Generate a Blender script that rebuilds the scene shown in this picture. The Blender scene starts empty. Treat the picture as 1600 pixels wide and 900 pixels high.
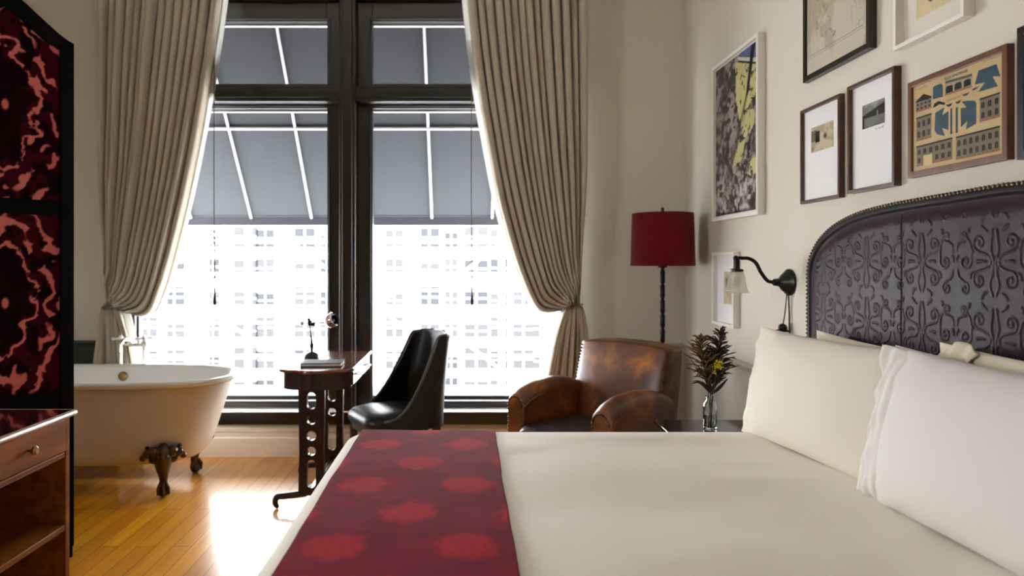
import bpy, bmesh, math, random
import numpy as np
from mathutils import Vector, Matrix
PI = math.pi
scene = bpy.context.scene
COL = scene.collection

# ------------------------------------------------------------------ camera, sky, exposure
cam_d = bpy.data.cameras.new('camera')
cam = bpy.data.objects.new('camera', cam_d)
COL.objects.link(cam)
cam.location = (0, 0, 1.32)
cam.rotation_euler = (PI / 2, 0, 0)
cam_d.sensor_width = 36
cam_d.lens = 24.0
cam_d.shift_x = 0.04375
cam_d.shift_y = -0.025
cam_d.clip_start = 0.05
cam_d.clip_end = 300
cam_d.dof.use_dof = True
cam_d.dof.focus_distance = 2.55
cam_d.dof.aperture_fstop = 2.2
scene.camera = cam

SKY = 20.0
world = bpy.data.worlds.new('sky')
scene.world = world
world.use_nodes = True
bg = world.node_tree.nodes['Background']
bg.inputs['Color'].default_value = (0.95, 0.97, 1.0, 1)
bg.inputs['Strength'].default_value = SKY

scene.view_settings.view_transform = 'Standard'
scene.view_settings.look = 'None'
scene.view_settings.gamma = 1
scene.view_settings.use_curve_mapping = False
scene.view_settings.exposure = 0.5
try:
    scene.cycles.use_denoising = True
    scene.cycles.max_bounces = 10
    scene.cycles.diffuse_bounces = 5
    scene.cycles.transparent_max_bounces = 16
    scene.cycles.sample_clamp_indirect = 8
    scene.cycles.caustics_reflective = False
    scene.cycles.caustics_refractive = False
except Exception:
    pass


def portal(name, loc, rot, sx, sy):
    l = bpy.data.lights.new(name, 'AREA')
    l.shape = 'RECTANGLE'
    l.size, l.size_y = sx, sy
    l.cycles.is_portal = True
    o = bpy.data.objects.new(name, l)
    COL.objects.link(o)
    o.location = loc
    o.rotation_euler = rot


# room: x right, y towards the window, z up
WX, WY, LX, RY, CZ = 1.49, 4.66, -3.2, -2.6, 3.9
SIDE = (0.65, 1.60, 1.1, 2.3)             # unseen window added in the left wall for fill light: y0 y1 z0 z1
portal('window_daylight', (-0.805, 4.93, 1.75), (-PI / 2, 0, 0), 3.0, 2.9)
portal('side_fill_portal', (LX - 0.22, (SIDE[0] + SIDE[1]) / 2, (SIDE[2] + SIDE[3]) / 2), (0, -PI / 2, 0),
       SIDE[3] - SIDE[2], SIDE[1] - SIDE[0])  # sky portal for the added fill window

# ------------------------------------------------------------------ materials


def S(r, g, b):
    def f(c):
        c /= 255.0
        return c / 12.92 if c <= 0.04045 else ((c + 0.055) / 1.055) ** 2.4
    return (f(r), f(g), f(b))


def new_mat(name):
    m = bpy.data.materials.new(name)
    m.use_nodes = True
    nt = m.node_tree
    return m, nt, nt.nodes['Principled BSDF']


def setp(p, **k):
    for a, b in k.items():
        a = a.replace('_', ' ')
        if a in p.inputs:
            p.inputs[a].default_value = b


def bump(nt, p, scale, strength, dist=0.002, detail=4, stretch=None):
    tc = nt.nodes.new('ShaderNodeTexCoord')
    n = nt.nodes.new('ShaderNodeTexNoise')
    n.inputs['Scale'].default_value = scale
    n.inputs['Detail'].default_value = detail
    b = nt.nodes.new('ShaderNodeBump')
    b.inputs['Strength'].default_value = strength
    b.inputs['Distance'].default_value = dist
    if stretch:
        mp = nt.nodes.new('ShaderNodeMapping')
        mp.inputs['Scale'].default_value = stretch
        nt.links.new(tc.outputs['Object'], mp.inputs[0])
        nt.links.new(mp.outputs[0], n.inputs['Vector'])
    else:
        nt.links.new(tc.outputs['Object'], n.inputs['Vector'])
    nt.links.new(n.outputs['Fac'], b.inputs['Height'])
    nt.links.new(b.outputs[0], p.inputs['Normal'])


def mat(name, col, rough=0.5, metal=0.0, spec=0.5, coat=0.0, coat_r=0.1, bmp=None, sheen=0.0, vary=None):
    m, nt, p = new_mat(name)
    setp(p, Base_Color=(*col, 1), Roughness=rough, Metallic=metal, Specular_IOR_Level=spec,
         Coat_Weight=coat, Coat_Roughness=coat_r, Sheen_Weight=sheen)
    if vary:                                  # (second colour, noise scale, stretch)
        tc = nt.nodes.new('ShaderNodeTexCoord')
        mp = nt.nodes.new('ShaderNodeMapping')
        mp.inputs['Scale'].default_value = vary[2]
        n = nt.nodes.new('ShaderNodeTexNoise')
        n.inputs['Scale'].default_value = vary[1]
        n.inputs['Detail'].default_value = 6
        r = nt.nodes.new('ShaderNodeValToRGB')
        r.color_ramp.elements[0].position = 0.35
        r.color_ramp.elements[1].position = 0.68
        r.color_ramp.elements[0].color = (*col, 1)
        r.color_ramp.elements[1].color = (*vary[0], 1)
        nt.links.new(tc.outputs['Object'], mp.inputs[0])
        nt.links.new(mp.outputs[0], n.inputs['Vector'])
        nt.links.new(n.outputs['Fac'], r.inputs[0])
        nt.links.new(r.outputs[0], p.inputs['Base Color'])
    if bmp:
        bump(nt, p, *bmp)
    return m


def attr_mat(name, rough=0.6, spec=0.3, sheen=0.0, bmp=None):
    m, nt, p = new_mat(name)
    setp(p, Roughness=rough, Specular_IOR_Level=spec, Sheen_Weight=sheen)
    a = nt.nodes.new('ShaderNodeAttribute')
    a.attribute_name = 'Col'
    nt.links.new(a.outputs['Color'], p.inputs['Base Color'])
    if bmp:
        bump(nt, p, *bmp)
    return m


def cloth_mat(name, col, trans, tcol=None, rough=0.85, bmp=None):
    m, nt, p = new_mat(name)
    setp(p, Base_Color=(*col, 1), Roughness=rough, Specular_IOR_Level=0.2, Sheen_Weight=0.15)
    if bmp:
        bump(nt, p, *bmp)
    t = nt.nodes.new('ShaderNodeBsdfTranslucent')
    t.inputs['Color'].default_value = (*(tcol or col), 1)
    mx = nt.nodes.new('ShaderNodeMixShader')
    mx.inputs[0].default_value = trans
    nt.links.new(p.outputs[0], mx.inputs[1])
    nt.links.new(t.outputs[0], mx.inputs[2])
    nt.links.new(mx.outputs[0], nt.nodes['Material Output'].inputs[0])
    return m


def glass_mat(name, tint=(1, 1, 1), ior=1.4, rough=0.0, haze=0.0):
    m, nt, p = new_mat(name)
    nt.nodes.remove(p)
    t = nt.nodes.new('ShaderNodeBsdfTransparent')
    t.inputs[0].default_value = (*tint, 1)
    g = nt.nodes.new('ShaderNodeBsdfGlossy')
    g.inputs['Roughness'].default_value = rough
    f = nt.nodes.new('ShaderNodeFresnel')
    ge = nt.nodes.new('ShaderNodeNewGeometry')     # the node inverts the index on back faces: undo that
    mi = nt.nodes.new('ShaderNodeMix')
    mi.inputs[2].default_value = ior
    mi.inputs[3].default_value = 1 / ior
    nt.links.new(ge.outputs['Backfacing'], mi.inputs[0])
    nt.links.new(mi.outputs[0], f.inputs['IOR'])
    mx = nt.nodes.new('ShaderNodeMixShader')
    nt.links.new(f.outputs[0], mx.inputs[0])
    nt.links.new(t.outputs[0], mx.inputs[1])
    nt.links.new(g.outputs[0], mx.inputs[2])
    out = mx
    if haze:
        d = nt.nodes.new('ShaderNodeBsdfTranslucent')
        d.inputs[0].default_value = (0.9, 0.88, 0.82, 1)
        m2 = nt.nodes.new('ShaderNodeMixShader')
        m2.inputs[0].default_value = haze
        nt.links.new(mx.outputs[0], m2.inputs[1])
        nt.links.new(d.outputs[0], m2.inputs[2])
        out = m2
    nt.links.new(out.outputs[0], nt.nodes['Material Output'].inputs[0])
    return m


def floor_mat():
    m, nt, p = new_mat('varnished_floorboards')
    tc = nt.nodes.new('ShaderNodeTexCoord')
    sp = nt.nodes.new('ShaderNodeSeparateXYZ')
    cb = nt.nodes.new('ShaderNodeCombineXYZ')
    nt.links.new(tc.outputs['Object'], sp.inputs[0])
    nt.links.new(sp.outputs['Y'], cb.inputs['X'])
    nt.links.new(sp.outputs['X'], cb.inputs['Y'])
    b = nt.nodes.new('ShaderNodeTexBrick')
    b.offset = 0.37
    b.inputs['Color1'].default_value = (0.80, 0.36, 0.010, 1)
    b.inputs['Color2'].default_value = (0.56, 0.215, 0.006, 1)
    b.inputs['Mortar'].default_value = (0.10, 0.03, 0.004, 1)
    b.inputs['Scale'].default_value = 1.0
    b.inputs['Mortar Size'].default_value = 0.0016
    b.inputs['Brick Width'].default_value = 1.3
    b.inputs['Row Height'].default_value = 0.085
    nt.links.new(cb.outputs[0], b.inputs['Vector'])
    mp = nt.nodes.new('ShaderNodeMapping')
    mp.inputs['Scale'].default_value = (30, 1.6, 1)
    n = nt.nodes.new('ShaderNodeTexNoise')
    n.inputs['Scale'].default_value = 1.0
    n.inputs['Detail'].default_value = 5
    nt.links.new(tc.outputs['Object'], mp.inputs[0])
    nt.links.new(mp.outputs[0], n.inputs['Vector'])
    mx = nt.nodes.new('ShaderNodeMix')
    mx.data_type = 'RGBA'
    mx.blend_type = 'MULTIPLY'
    mx.inputs[0].default_value = 0.5
    r = nt.nodes.new('ShaderNodeValToRGB')
    r.color_ramp.elements[0].color = (0.55, 0.45, 0.35, 1)
    r.color_ramp.elements[0].position = 0.3
    r.color_ramp.elements[1].color = (1, 1, 1, 1)
    r.color_ramp.elements[1].position = 0.65
    nt.links.new(n.outputs['Fac'], r.inputs[0])
    nt.links.new(b.outputs['Color'], mx.inputs[6])
    nt.links.new(r.outputs[0], mx.inputs[7])
    nt.links.new(mx.outputs[2], p.inputs['Base Color'])
    setp(p, Roughness=0.35, Coat_Weight=0.9, Coat_Roughness=0.16)
    n2 = nt.nodes.new('ShaderNodeTexNoise')
    n2.inputs['Scale'].default_value = 9
    bp = nt.nodes.new('ShaderNodeBump')
    bp.inputs['Strength'].default_value = 0.12
    bp.inputs['Distance'].default_value = 0.004
    nt.links.new(tc.outputs['Object'], n2.inputs['Vector'])
    nt.links.new(n2.outputs['Fac'], bp.inputs['Height'])
    nt.links.new(bp.outputs[0], p.inputs['Normal'])
    nt.links.new(bp.outputs[0], p.inputs['Coat Normal'])
    return m


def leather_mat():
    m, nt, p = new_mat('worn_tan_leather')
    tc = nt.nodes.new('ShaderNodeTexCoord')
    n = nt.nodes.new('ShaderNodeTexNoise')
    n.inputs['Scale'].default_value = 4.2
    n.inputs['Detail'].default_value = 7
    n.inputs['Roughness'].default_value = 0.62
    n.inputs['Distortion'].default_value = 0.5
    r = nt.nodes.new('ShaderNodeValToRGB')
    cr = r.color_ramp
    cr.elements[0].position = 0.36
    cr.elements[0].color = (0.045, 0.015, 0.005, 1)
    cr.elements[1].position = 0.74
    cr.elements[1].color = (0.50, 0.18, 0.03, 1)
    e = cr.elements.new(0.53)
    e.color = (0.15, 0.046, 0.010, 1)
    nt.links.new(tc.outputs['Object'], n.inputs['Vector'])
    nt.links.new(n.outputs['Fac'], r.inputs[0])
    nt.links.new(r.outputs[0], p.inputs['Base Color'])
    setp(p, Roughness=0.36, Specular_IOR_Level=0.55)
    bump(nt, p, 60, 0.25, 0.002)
    return m


M = {}
M['wall'] = mat('wall_paint', (0.63, 0.585, 0.495), 0.7, spec=0.25, bmp=(140, 0.05, 0.001))
M['ceiling'] = mat('ceiling_paint', (0.75, 0.73, 0.68), 0.9)
M['dado'] = mat('green_dado_paint', (0.030, 0.045, 0.036), 0.5)
M['white_trim'] = mat('white_gloss_trim', (0.90, 0.88, 0.85), 0.35)
M['rail'] = mat('chair_rail_paint', (0.58, 0.53, 0.44), 0.4)
M['floor'] = floor_mat()
M['frame_black'] = mat('black_window_paint', (0.010, 0.0085, 0.008), 0.28, spec=0.55)
M['sash'] = mat('dark_sash_paint', (0.020, 0.018, 0.018), 0.3, spec=0.6)
M['glass_edge_glint'] = mat('white_edge_glint', (0.5, 0.5, 0.5), 0.4)  # pale colour stands in for a bright line of reflected light
M['glass'] = glass_mat('window_glass', (0.985, 0.99, 0.99), 1.12)
M['pic_glass'] = glass_mat('picture_glass', (1, 1, 1), 1.15, 0.02)
M['stone'] = mat('slate_sill', (0.050, 0.052, 0.060), 0.5, bmp=(20, 0.3, 0.004))
M['curtain'] = cloth_mat('stone_beige_satin', (0.50, 0.435, 0.335), 0.10, (0.6, 0.5, 0.36), 0.6)
M['curtain_band'] = mat('shadow_brown_band', (0.16, 0.13, 0.09), 0.7)  # tie-back cloth darkened to stand in for shade in the gathered crease
M['lining'] = cloth_mat('white_curtain_lining', (0.85, 0.84, 0.80), 0.55, (0.9, 0.9, 0.88))
M['linen'] = mat('ivory_cotton', (0.80, 0.745, 0.645), 0.75, spec=0.25, sheen=0.1, bmp=(6, 0.10, 0.01))
M['linen_cool'] = mat('white_cotton', (0.74, 0.71, 0.665), 0.75, spec=0.25, sheen=0.1, bmp=(7, 0.12, 0.01))
M['linen_back'] = mat('ivory_cotton_case', (0.74, 0.67, 0.53), 0.75, spec=0.25, sheen=0.1, bmp=(7, 0.12, 0.01))
M['mattress'] = mat('mattress_ticking', (0.75, 0.72, 0.66), 0.8)
M['black_wood'] = mat('ebonised_wood', (0.006, 0.006, 0.006), 0.35)
M['screen_black'] = mat('matt_black_frame', (0.002, 0.002, 0.002), 0.7, spec=0.06)
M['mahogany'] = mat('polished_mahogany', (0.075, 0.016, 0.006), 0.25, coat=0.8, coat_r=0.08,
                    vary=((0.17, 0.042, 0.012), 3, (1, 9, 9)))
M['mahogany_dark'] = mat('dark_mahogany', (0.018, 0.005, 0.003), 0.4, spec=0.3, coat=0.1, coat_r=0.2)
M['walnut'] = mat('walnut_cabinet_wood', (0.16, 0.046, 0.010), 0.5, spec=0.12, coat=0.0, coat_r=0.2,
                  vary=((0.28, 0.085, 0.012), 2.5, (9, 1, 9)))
M['cabinet_top'] = mat('dark_polished_top', (0.020, 0.005, 0.004), 0.12, coat=1.0, coat_r=0.05)
M['moulding'] = mat('pale_lit_edge', (0.40, 0.26, 0.20), 0.25, coat=0.6)  # moulding coloured pale to imitate light caught on the cabinet's front edge
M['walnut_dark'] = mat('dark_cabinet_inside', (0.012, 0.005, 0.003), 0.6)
M['brass'] = mat('aged_brass', (0.30, 0.19, 0.07), 0.35, 1.0)
M['bronze'] = mat('tarnished_bronze', (0.10, 0.065, 0.035), 0.3, 1.0, bmp=(50, 0.5, 0.004))
M['nickel'] = mat('polished_nickel', (0.75, 0.70, 0.62), 0.12, 1.0)
M['porcelain'] = mat('white_porcelain', (0.88, 0.87, 0.84), 0.12, coat=0.5)
M['enamel'] = mat('white_bath_enamel', (0.80, 0.79, 0.76), 0.14, coat=0.6)
M['tub_paint'] = mat('cream_tub_paint', (0.62, 0.54, 0.45), 0.35, coat=0.2)
M['leather'] = leather_mat()
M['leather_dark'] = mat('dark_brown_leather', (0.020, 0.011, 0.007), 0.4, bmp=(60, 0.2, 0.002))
M['leather_black'] = mat('black_leather', (0.0045, 0.0046, 0.0056), 0.42, spec=0.40, bmp=(90, 0.12, 0.001))
M['piping'] = mat('glossy_black_piping', (0.03, 0.03, 0.033), 0.16, spec=0.9, coat=1.0, coat_r=0.08)
M['leather_purple'] = mat('embossed_aubergine_leather', (0.022, 0.0075, 0.014), 0.42, spec=0.12, bmp=(45, 0.18, 0.003),
                          vary=((0.013, 0.007, 0.010), 3, (1, 1, 1)))
M['headboard_edge'] = mat('black_leather_border', (0.006, 0.004, 0.005), 0.5, spec=0.2)
M['nail'] = mat('bronze_nailhead', (0.085, 0.058, 0.034), 0.38, 1.0)
M['nail_dark'] = mat('dark_nailhead', (0.06, 0.035, 0.018), 0.4, 0.8)
M['red_shade'] = cloth_mat('crimson_lampshade', (0.20, 0.003, 0.010), 0.35, (0.30, 0.004, 0.012), 0.8, (300, 0.15, 0.001))
M['iron'] = mat('dark_iron', (0.016, 0.011, 0.009), 0.4, 0.6)
M['black_metal'] = mat('black_metal', (0.006, 0.006, 0.006), 0.35, 0.3)
M['chrome'] = mat('chrome', (0.8, 0.8, 0.82), 0.06, 1.0)
M['black_glass'] = mat('black_gloss_top', (0.006, 0.0055, 0.005), 0.10, spec=0.5, coat=0.3)
M['shade_glass'] = glass_mat('ribbed_glass', (0.93, 0.92, 0.88), 1.5, 0.05, 0.22)
M['white_frame'] = mat('white_frame_wood', (0.80, 0.77, 0.70), 0.4)
M['dark_frame'] = mat('dark_walnut_frame', (0.055, 0.019, 0.010), 0.35, vary=((0.095, 0.034, 0.016), 4, (1, 1, 6)))
M['brown_frame'] = mat('reddish_brown_frame', (0.10, 0.036, 0.014), 0.35, vary=((0.16, 0.062, 0.024), 4, (1, 6, 1)))
M['black_frame'] = mat('black_frame_wood', (0.012, 0.008, 0.007), 0.3)
M['grey_frame'] = mat('grey_frame_wood', (0.2, 0.2, 0.19), 0.4)
M['mat_white'] = mat('white_mount_board', (0.86, 0.86, 0.87), 0.8)
M['mat_cream'] = mat('cream_mount_board', (0.72, 0.67, 0.57), 0.8)
M['print'] = attr_mat('printed_paper', 0.7, 0.2)
M['runner'] = attr_mat('crimson_damask', 0.8, 0.06, 0.0, (160, 0.12, 0.001))
M['velvet'] = attr_mat('cut_velvet', 0.9, 0.04, 0.0, (120, 0.2, 0.002))
M['ink'] = mat('black_ink', (0.02, 0.017, 0.014), 0.8)
M['cord'] = mat('brown_cord', (0.09, 0.045, 0.02), 0.7)
M['cord_gold'] = mat('gold_cord', (0.35, 0.18, 0.04), 0.6)
M['notebook'] = mat('black_notebook_cover', (0.006, 0.005, 0.005), 0.65, spec=0.15)
M['paper'] = mat('page_edges', (0.6, 0.57, 0.5), 0.8)
M['bottle'], _nt, _p = new_mat('clear_bottle_glass')
setp(_p, Base_Color=(0.93, 0.96, 0.94, 1), Roughness=0.02, IOR=1.45, Transmission_Weight=1.0)
M['plume_brown'] = mat('rust_brown_plume', (0.10, 0.045, 0.014), 0.8, vary=((0.17, 0.085, 0.022), 30, (1, 1, 1)))
M['plume_dark'] = mat('dark_maroon_plume', (0.030, 0.011, 0.008), 0.8)
M['leaf'] = mat('dark_green_leaf', (0.016, 0.024, 0.012), 0.5)
M['stem'] = mat('green_stem', (0.05, 0.055, 0.02), 0.6)
M['yellow'] = mat('yellow_petals', (0.80, 0.62, 0.012), 0.8)
M['bulb'] = mat('frosted_bulb', (0.85, 0.83, 0.78), 0.3)
M['awning'] = cloth_mat('grey_awning_canvas', (0.034, 0.036, 0.041), 0.25, (0.008, 0.0085, 0.010), 0.9)
M['awning_rib'] = mat('white_awning_tube', (0.30, 0.30, 0.31), 0.4)
M['facade'] = mat('pale_render', (0.75, 0.74, 0.73), 0.9)
M['facade_win'] = mat('far_window', (0.029, 0.0305, 0.033), 0.6, spec=0.0)
M['facade_win_pale'] = mat('far_window_pale', (0.042, 0.0425, 0.044), 0.6, spec=0.0)
M['scaffold'] = mat('galvanised_tube', (0.75, 0.75, 0.76), 0.6)
M['street'] = mat('pale_pavement', (0.65, 0.65, 0.65), 0.9)

# ------------------------------------------------------------------ mesh helpers
WM = {}


def wm(o):
    return WM.get(o.name, Matrix.Identity(4)) if o else Matrix.Identity(4)


def thing(name, label, cat, loc=(0, 0, 0), rz=0, group=None):
    o = bpy.data.objects.new(name, None)
    o.empty_display_size = 0.1
    COL.objects.link(o)
    o.location = loc
    o.rotation_euler = (0, 0, rz)
    WM[o.name] = Matrix.Translation(loc) @ Matrix.Rotation(rz, 4, 'Z')
    return tag(o, label, cat, group)


def tag(o, label=None, cat=None, group=None, kind=None):
    for k, v in (('label', label), ('category', cat), ('group', group), ('kind', kind)):
        if v:
            o[k] = v
    return o


class MB:
    def __init__(self):
        self.v, self.f, self.c = [], [], None

    def add(self, vs, fs):
        n = len(self.v)
        self.v += [tuple(p) for p in vs]
        self.f += [tuple(i + n for i in f) for f in fs]
        return self

    def box(self, x0, x1, y0, y1, z0, z1, m=None):
        vs = [(x, y, z) for z in (z0, z1) for x, y in ((x0, y0), (x1, y0), (x1, y1), (x0, y1))]
        if m is not None:
            vs = [tuple(m @ Vector(p)) for p in vs]
        return self.add(vs, [(3, 2, 1, 0), (4, 5, 6, 7), (0, 1, 5, 4), (1, 2, 6, 5), (2, 3, 7, 6), (3, 0, 4, 7)])

    def rings(self, rings, closed=True, cap0=True, cap1=True):
        n = len(rings[0])
        vs = [p for r in rings for p in r]
        fs = []
        for k in range(len(rings) - 1):
            for i in range(n if closed else n - 1):
                j = (i + 1) % n
                fs.append((k * n + i, k * n + j, (k + 1) * n + j, (k + 1) * n + i))
        if cap0:
            fs.append(tuple(range(n - 1, -1, -1)))
        if cap1:
            b = (len(rings) - 1) * n
            fs.append(tuple(range(b, b + n)))
        return self.add(vs, fs)

    def lathe(self, prof, c=(0, 0, 0), n=28, m=None, cap0=True, cap1=True, rib=0, ribn=0):
        rs = []
        for r, z in prof:
            ring = []
            for i in range(n):
                a = 2 * PI * i / n
                rr = r * (1 + rib * math.cos(ribn * a)) if rib else r
                p = Vector((rr * math.cos(a), rr * math.sin(a), z))
                if m is not None:
                    p = m @ p
                ring.append((p[0] + c[0], p[1] + c[1], p[2] + c[2]))
            rs.append(ring)
        return self.rings(rs, True, cap0, cap1)

    def tube(self, pts, r, n=8, caps=True):
        pts = [Vector(p) for p in pts]
        rs = r if isinstance(r, (list, tuple)) else [r] * len(pts)
        rings = []
        up = None
        for i, p in enumerate(pts):
            t = (pts[min(i + 1, len(pts) - 1)] - pts[max(i - 1, 0)])
            if t.length < 1e-9:
                t = Vector((0, 0, 1))
            t.normalize()
            if up is None:
                up = Vector((1, 0, 0)) if abs(t.x) < 0.9 else Vector((0, 1, 0))
            u = (up - t * up.dot(t))
            if u.length < 1e-6:
                u = t.orthogonal()
            u.normalize()
            up = u
            w = t.cross(u)
            rings.append([tuple(p + (u * math.cos(2 * PI * k / n) + w * math.sin(2 * PI * k / n)) * rs[i]) for k in range(n)])
        return self.rings(rings, True, caps, caps)

    def ball(self, c, r, n=12, k=8, sc=(1, 1, 1)):
        rs = []
        for j in range(k + 1):
            t = PI * (j + 0.02) / (k + 0.04) - PI / 2
            rs.append([(c[0] + sc[0] * r * math.cos(t) * math.cos(2 * PI * i / n),
                        c[1] + sc[1] * r * math.cos(t) * math.sin(2 * PI * i / n),
                        c[2] + sc[2] * r * math.sin(t)) for i in range(n)])
        return self.rings(rs)

    def prism(self, poly, f0, f1):
        """poly: list of 2-D points; f0, f1 map a 2-D point to 3-D for the two faces"""
        return self.rings([[f0(p) for p in poly], [f1(p) for p in poly]])

    def grid(self, fn, nu, nv):
        vs = [fn(i / (nu - 1), j / (nv - 1)) for j in range(nv) for i in range(nu)]
        fs = [(j * nu + i, j * nu + i + 1, (j + 1) * nu + i + 1, (j + 1) * nu + i) for j in range(nv - 1) for i in range(nu - 1)]
        return self.add(vs, fs)

    def build(self, name, m, parent=None, smooth=True, bevel=0, sub=0, solid=0, local=False, cols=None, seg=2, angle=35):
        v = np.array(self.v, dtype=float)
        me = bpy.data.meshes.new(name)
        loc = Vector((0, 0, 0))
        if parent is not None:
            if not local:
                im = np.array(wm(parent).inverted())
                v = v @ im[:3, :3].T + im[:3, 3]
        else:
            loc = Vector(((v[:, 0].min() + v[:, 0].max()) / 2, (v[:, 1].min() + v[:, 1].max()) / 2, v[:, 2].min()))
            v = v - np.array(loc)
        me.from_pydata([tuple(p) for p in v], [], self.f)
        if cols is not None:
            a = me.color_attributes.new('Col', 'FLOAT_COLOR', 'POINT')
            cc = np.ones((len(v), 4), dtype=np.float32)
            cc[:, :3] = cols
            a.data.foreach_set('color', cc.ravel())
        me.materials.append(m)
        bm = bmesh.new()
        bm.from_mesh(me)
        bmesh.ops.recalc_face_normals(bm, faces=bm.faces)
        bm.to_mesh(me)
        bm.free()
        if smooth:
            me.polygons.foreach_set('use_smooth', [True] * len(me.polygons))
            try:
                me.set_sharp_from_angle(angle=math.radians(angle))
            except Exception:
                pass
        o = bpy.data.objects.new(name, me)
        COL.objects.link(o)
        o.location = loc
        if parent is not None:
            o.parent = parent
            WM[o.name] = wm(parent)
        else:
            WM[o.name] = Matrix.Translation(loc)
        if solid:
            s = o.modifiers.new('thickness', 'SOLIDIFY')
            s.thickness = solid
            s.offset = 0
        if bevel:
            b = o.modifiers.new('bevel', 'BEVEL')
            b.width = bevel
            b.segments = seg
            b.limit_method = 'ANGLE'
            b.angle_limit = math.radians(40)
        if sub:
            s = o.modifiers.new('subdivision', 'SUBSURF')
            s.levels = s.render_levels = sub
        return o


def struct(mb, name, m, parent=None, **k):
    o = mb.build(name, m, parent, **k)
    if parent is None:
        o['kind'] = 'structure'
    return o


def rrect(x0, x1, y0, y1, r, z, n=6):
    out = []
    for cx, cy, a0 in ((x1 - r, y1 - r, 0), (x0 + r, y1 - r, PI / 2), (x0 + r, y0 + r, PI), (x1 - r, y0 + r, 1.5 * PI)):
        for k in range(n + 1):
            a = a0 + PI / 2 * k / n
            out.append((cx + r * math.cos(a), cy + r * math.sin(a), z))
    return out


def hashn(ix, iy, seed):
    n = (ix.astype(np.int64) * 374761393 + iy.astype(np.int64) * 668265263 + seed * 1442695041) & 0xffffffff
    n = ((n ^ (n >> 13)) * 1274126177) & 0xffffffff
    return ((n ^ (n >> 16)) & 0xffff) / 65535.0


def vnoise(x, y, seed=0):
    ix, iy = np.floor(x), np.floor(y)
    fx, fy = x - ix, y - iy
    fx = fx * fx * (3 - 2 * fx)
    fy = fy * fy * (3 - 2 * fy)
    a = hashn(ix, iy, seed)
    b = hashn(ix + 1, iy, seed)
    c = hashn(ix, iy + 1, seed)
    d = hashn(ix + 1, iy + 1, seed)
    return (a * (1 - fx) + b * fx) * (1 - fy) + (c * (1 - fx) + d * fx) * fy


def fbm(x, y, oct=4, seed=0):
    x, y = np.asarray(x, float), np.asarray(y, float)
    s, a, t = 0, 0.5, 0
    for k in range(oct):
        s = s + a * vnoise(x * 2 ** k + 17.3 * k, y * 2 ** k + 9.1 * k, seed + k)
        t += a
        a *= 0.5
    return s / t


def smooth(a, b, x):
    t = np.clip((x - a) / (b - a), 0, 1)
    return t * t * (3 - 2 * t)


def mixc(c, m, col):
    return c * (1 - m[..., None]) + np.array(col) * m[..., None]


def catmull(pts, n):
    P = [np.array(p, float) for p in pts]
    P = [2 * P[0] - P[1]] + P + [2 * P[-1] - P[-2]]
    out = []
    m = len(P) - 3
    for i in range(n):
        t = i / (n - 1) * m
        k = min(int(t), m - 1)
        u = t - k
        a, b, c, d = P[k:k + 4]
        out.append(0.5 * ((2 * b) + (c - a) * u + (2 * a - 5 * b + 4 * c - d) * u * u + (3 * b - a - 3 * c + d) * u ** 3))
    return out


# ------------------------------------------------------------------ room shell
struct(MB().box(LX - 0.2, WX + 0.2, RY - 0.2, WY + 0.25, -0.1, 0), 'floor', M['floor'])
struct(MB().box(LX - 0.2, WX + 0.2, RY - 0.2, WY + 0.25, CZ, CZ + 0.1), 'ceiling', M['ceiling'])
struct(MB().box(WX, WX + 0.2, RY, WY + 0.25, 0, CZ), 'wall_right', M['wall'])
OX0, OX1, OZ0, OZ1 = -2.34, 0.73, 0.30, 3.22
b = MB()
b.box(LX, OX0, WY, WY + 0.25, 0, CZ).box(OX1, WX, WY, WY + 0.25, 0, CZ)
b.box(OX0, OX1, WY, WY + 0.25, 0, OZ0).box(OX0, OX1, WY, WY + 0.25, OZ1, CZ)
struct(b, 'wall_back', M['wall'], smooth=False)
struct(MB().box(LX, WX, RY - 0.2, RY, 0, CZ), 'wall_front', M['wall'])
b = MB()
y0, y1, z0, z1 = SIDE
b.box(LX - 0.2, LX, RY, y0, 0, CZ).box(LX - 0.2, LX, y1, WY + 0.25, 0, CZ)
b.box(LX - 0.2, LX, y0, y1, 0, z0).box(LX - 0.2, LX, y0, y1, z1, CZ)
struct(b, 'wall_left', M['wall'], smooth=False)
b = MB()
b.box(LX - 0.14, LX - 0.06, y0, y0 + 0.07, z0, z1).box(LX - 0.14, LX - 0.06, y1 - 0.07, y1, z0, z1)
b.box(LX - 0.14, LX - 0.06, y0, y1, z0, z0 + 0.08).box(LX - 0.14, LX - 0.06, y0, y1, z1 - 0.08, z1)
b.box(LX - 0.14, LX - 0.06, (y0 + y1) / 2 - 0.04, (y0 + y1) / 2 + 0.04, z0, z1)
w2 = struct(b, 'fill_window', M['frame_black'], bevel=0.006)  # frame of the added, unseen window that brightens the room
MB().box(LX - 0.105, LX - 0.099, y0 + 0.06, y1 - 0.06, z0 + 0.07, z1 - 0.07).build('pane', M['glass'], w2, smooth=False)

# skirting and chair rails


def skirting(name, pts_fn, length_axis, m):
    b = MB()
    prof = [(0, 0), (0.028, 0), (0.028, 0.125), (0.022, 0.133), (0.022, 0.165), (0.030, 0.172), (0.030, 0.19), (0.016, 0.215), (0, 0.222)]
    b.prism(prof, lambda p: pts_fn(p, 0), lambda p: pts_fn(p, 1))
    return struct(b, name, m, angle=20)


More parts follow.
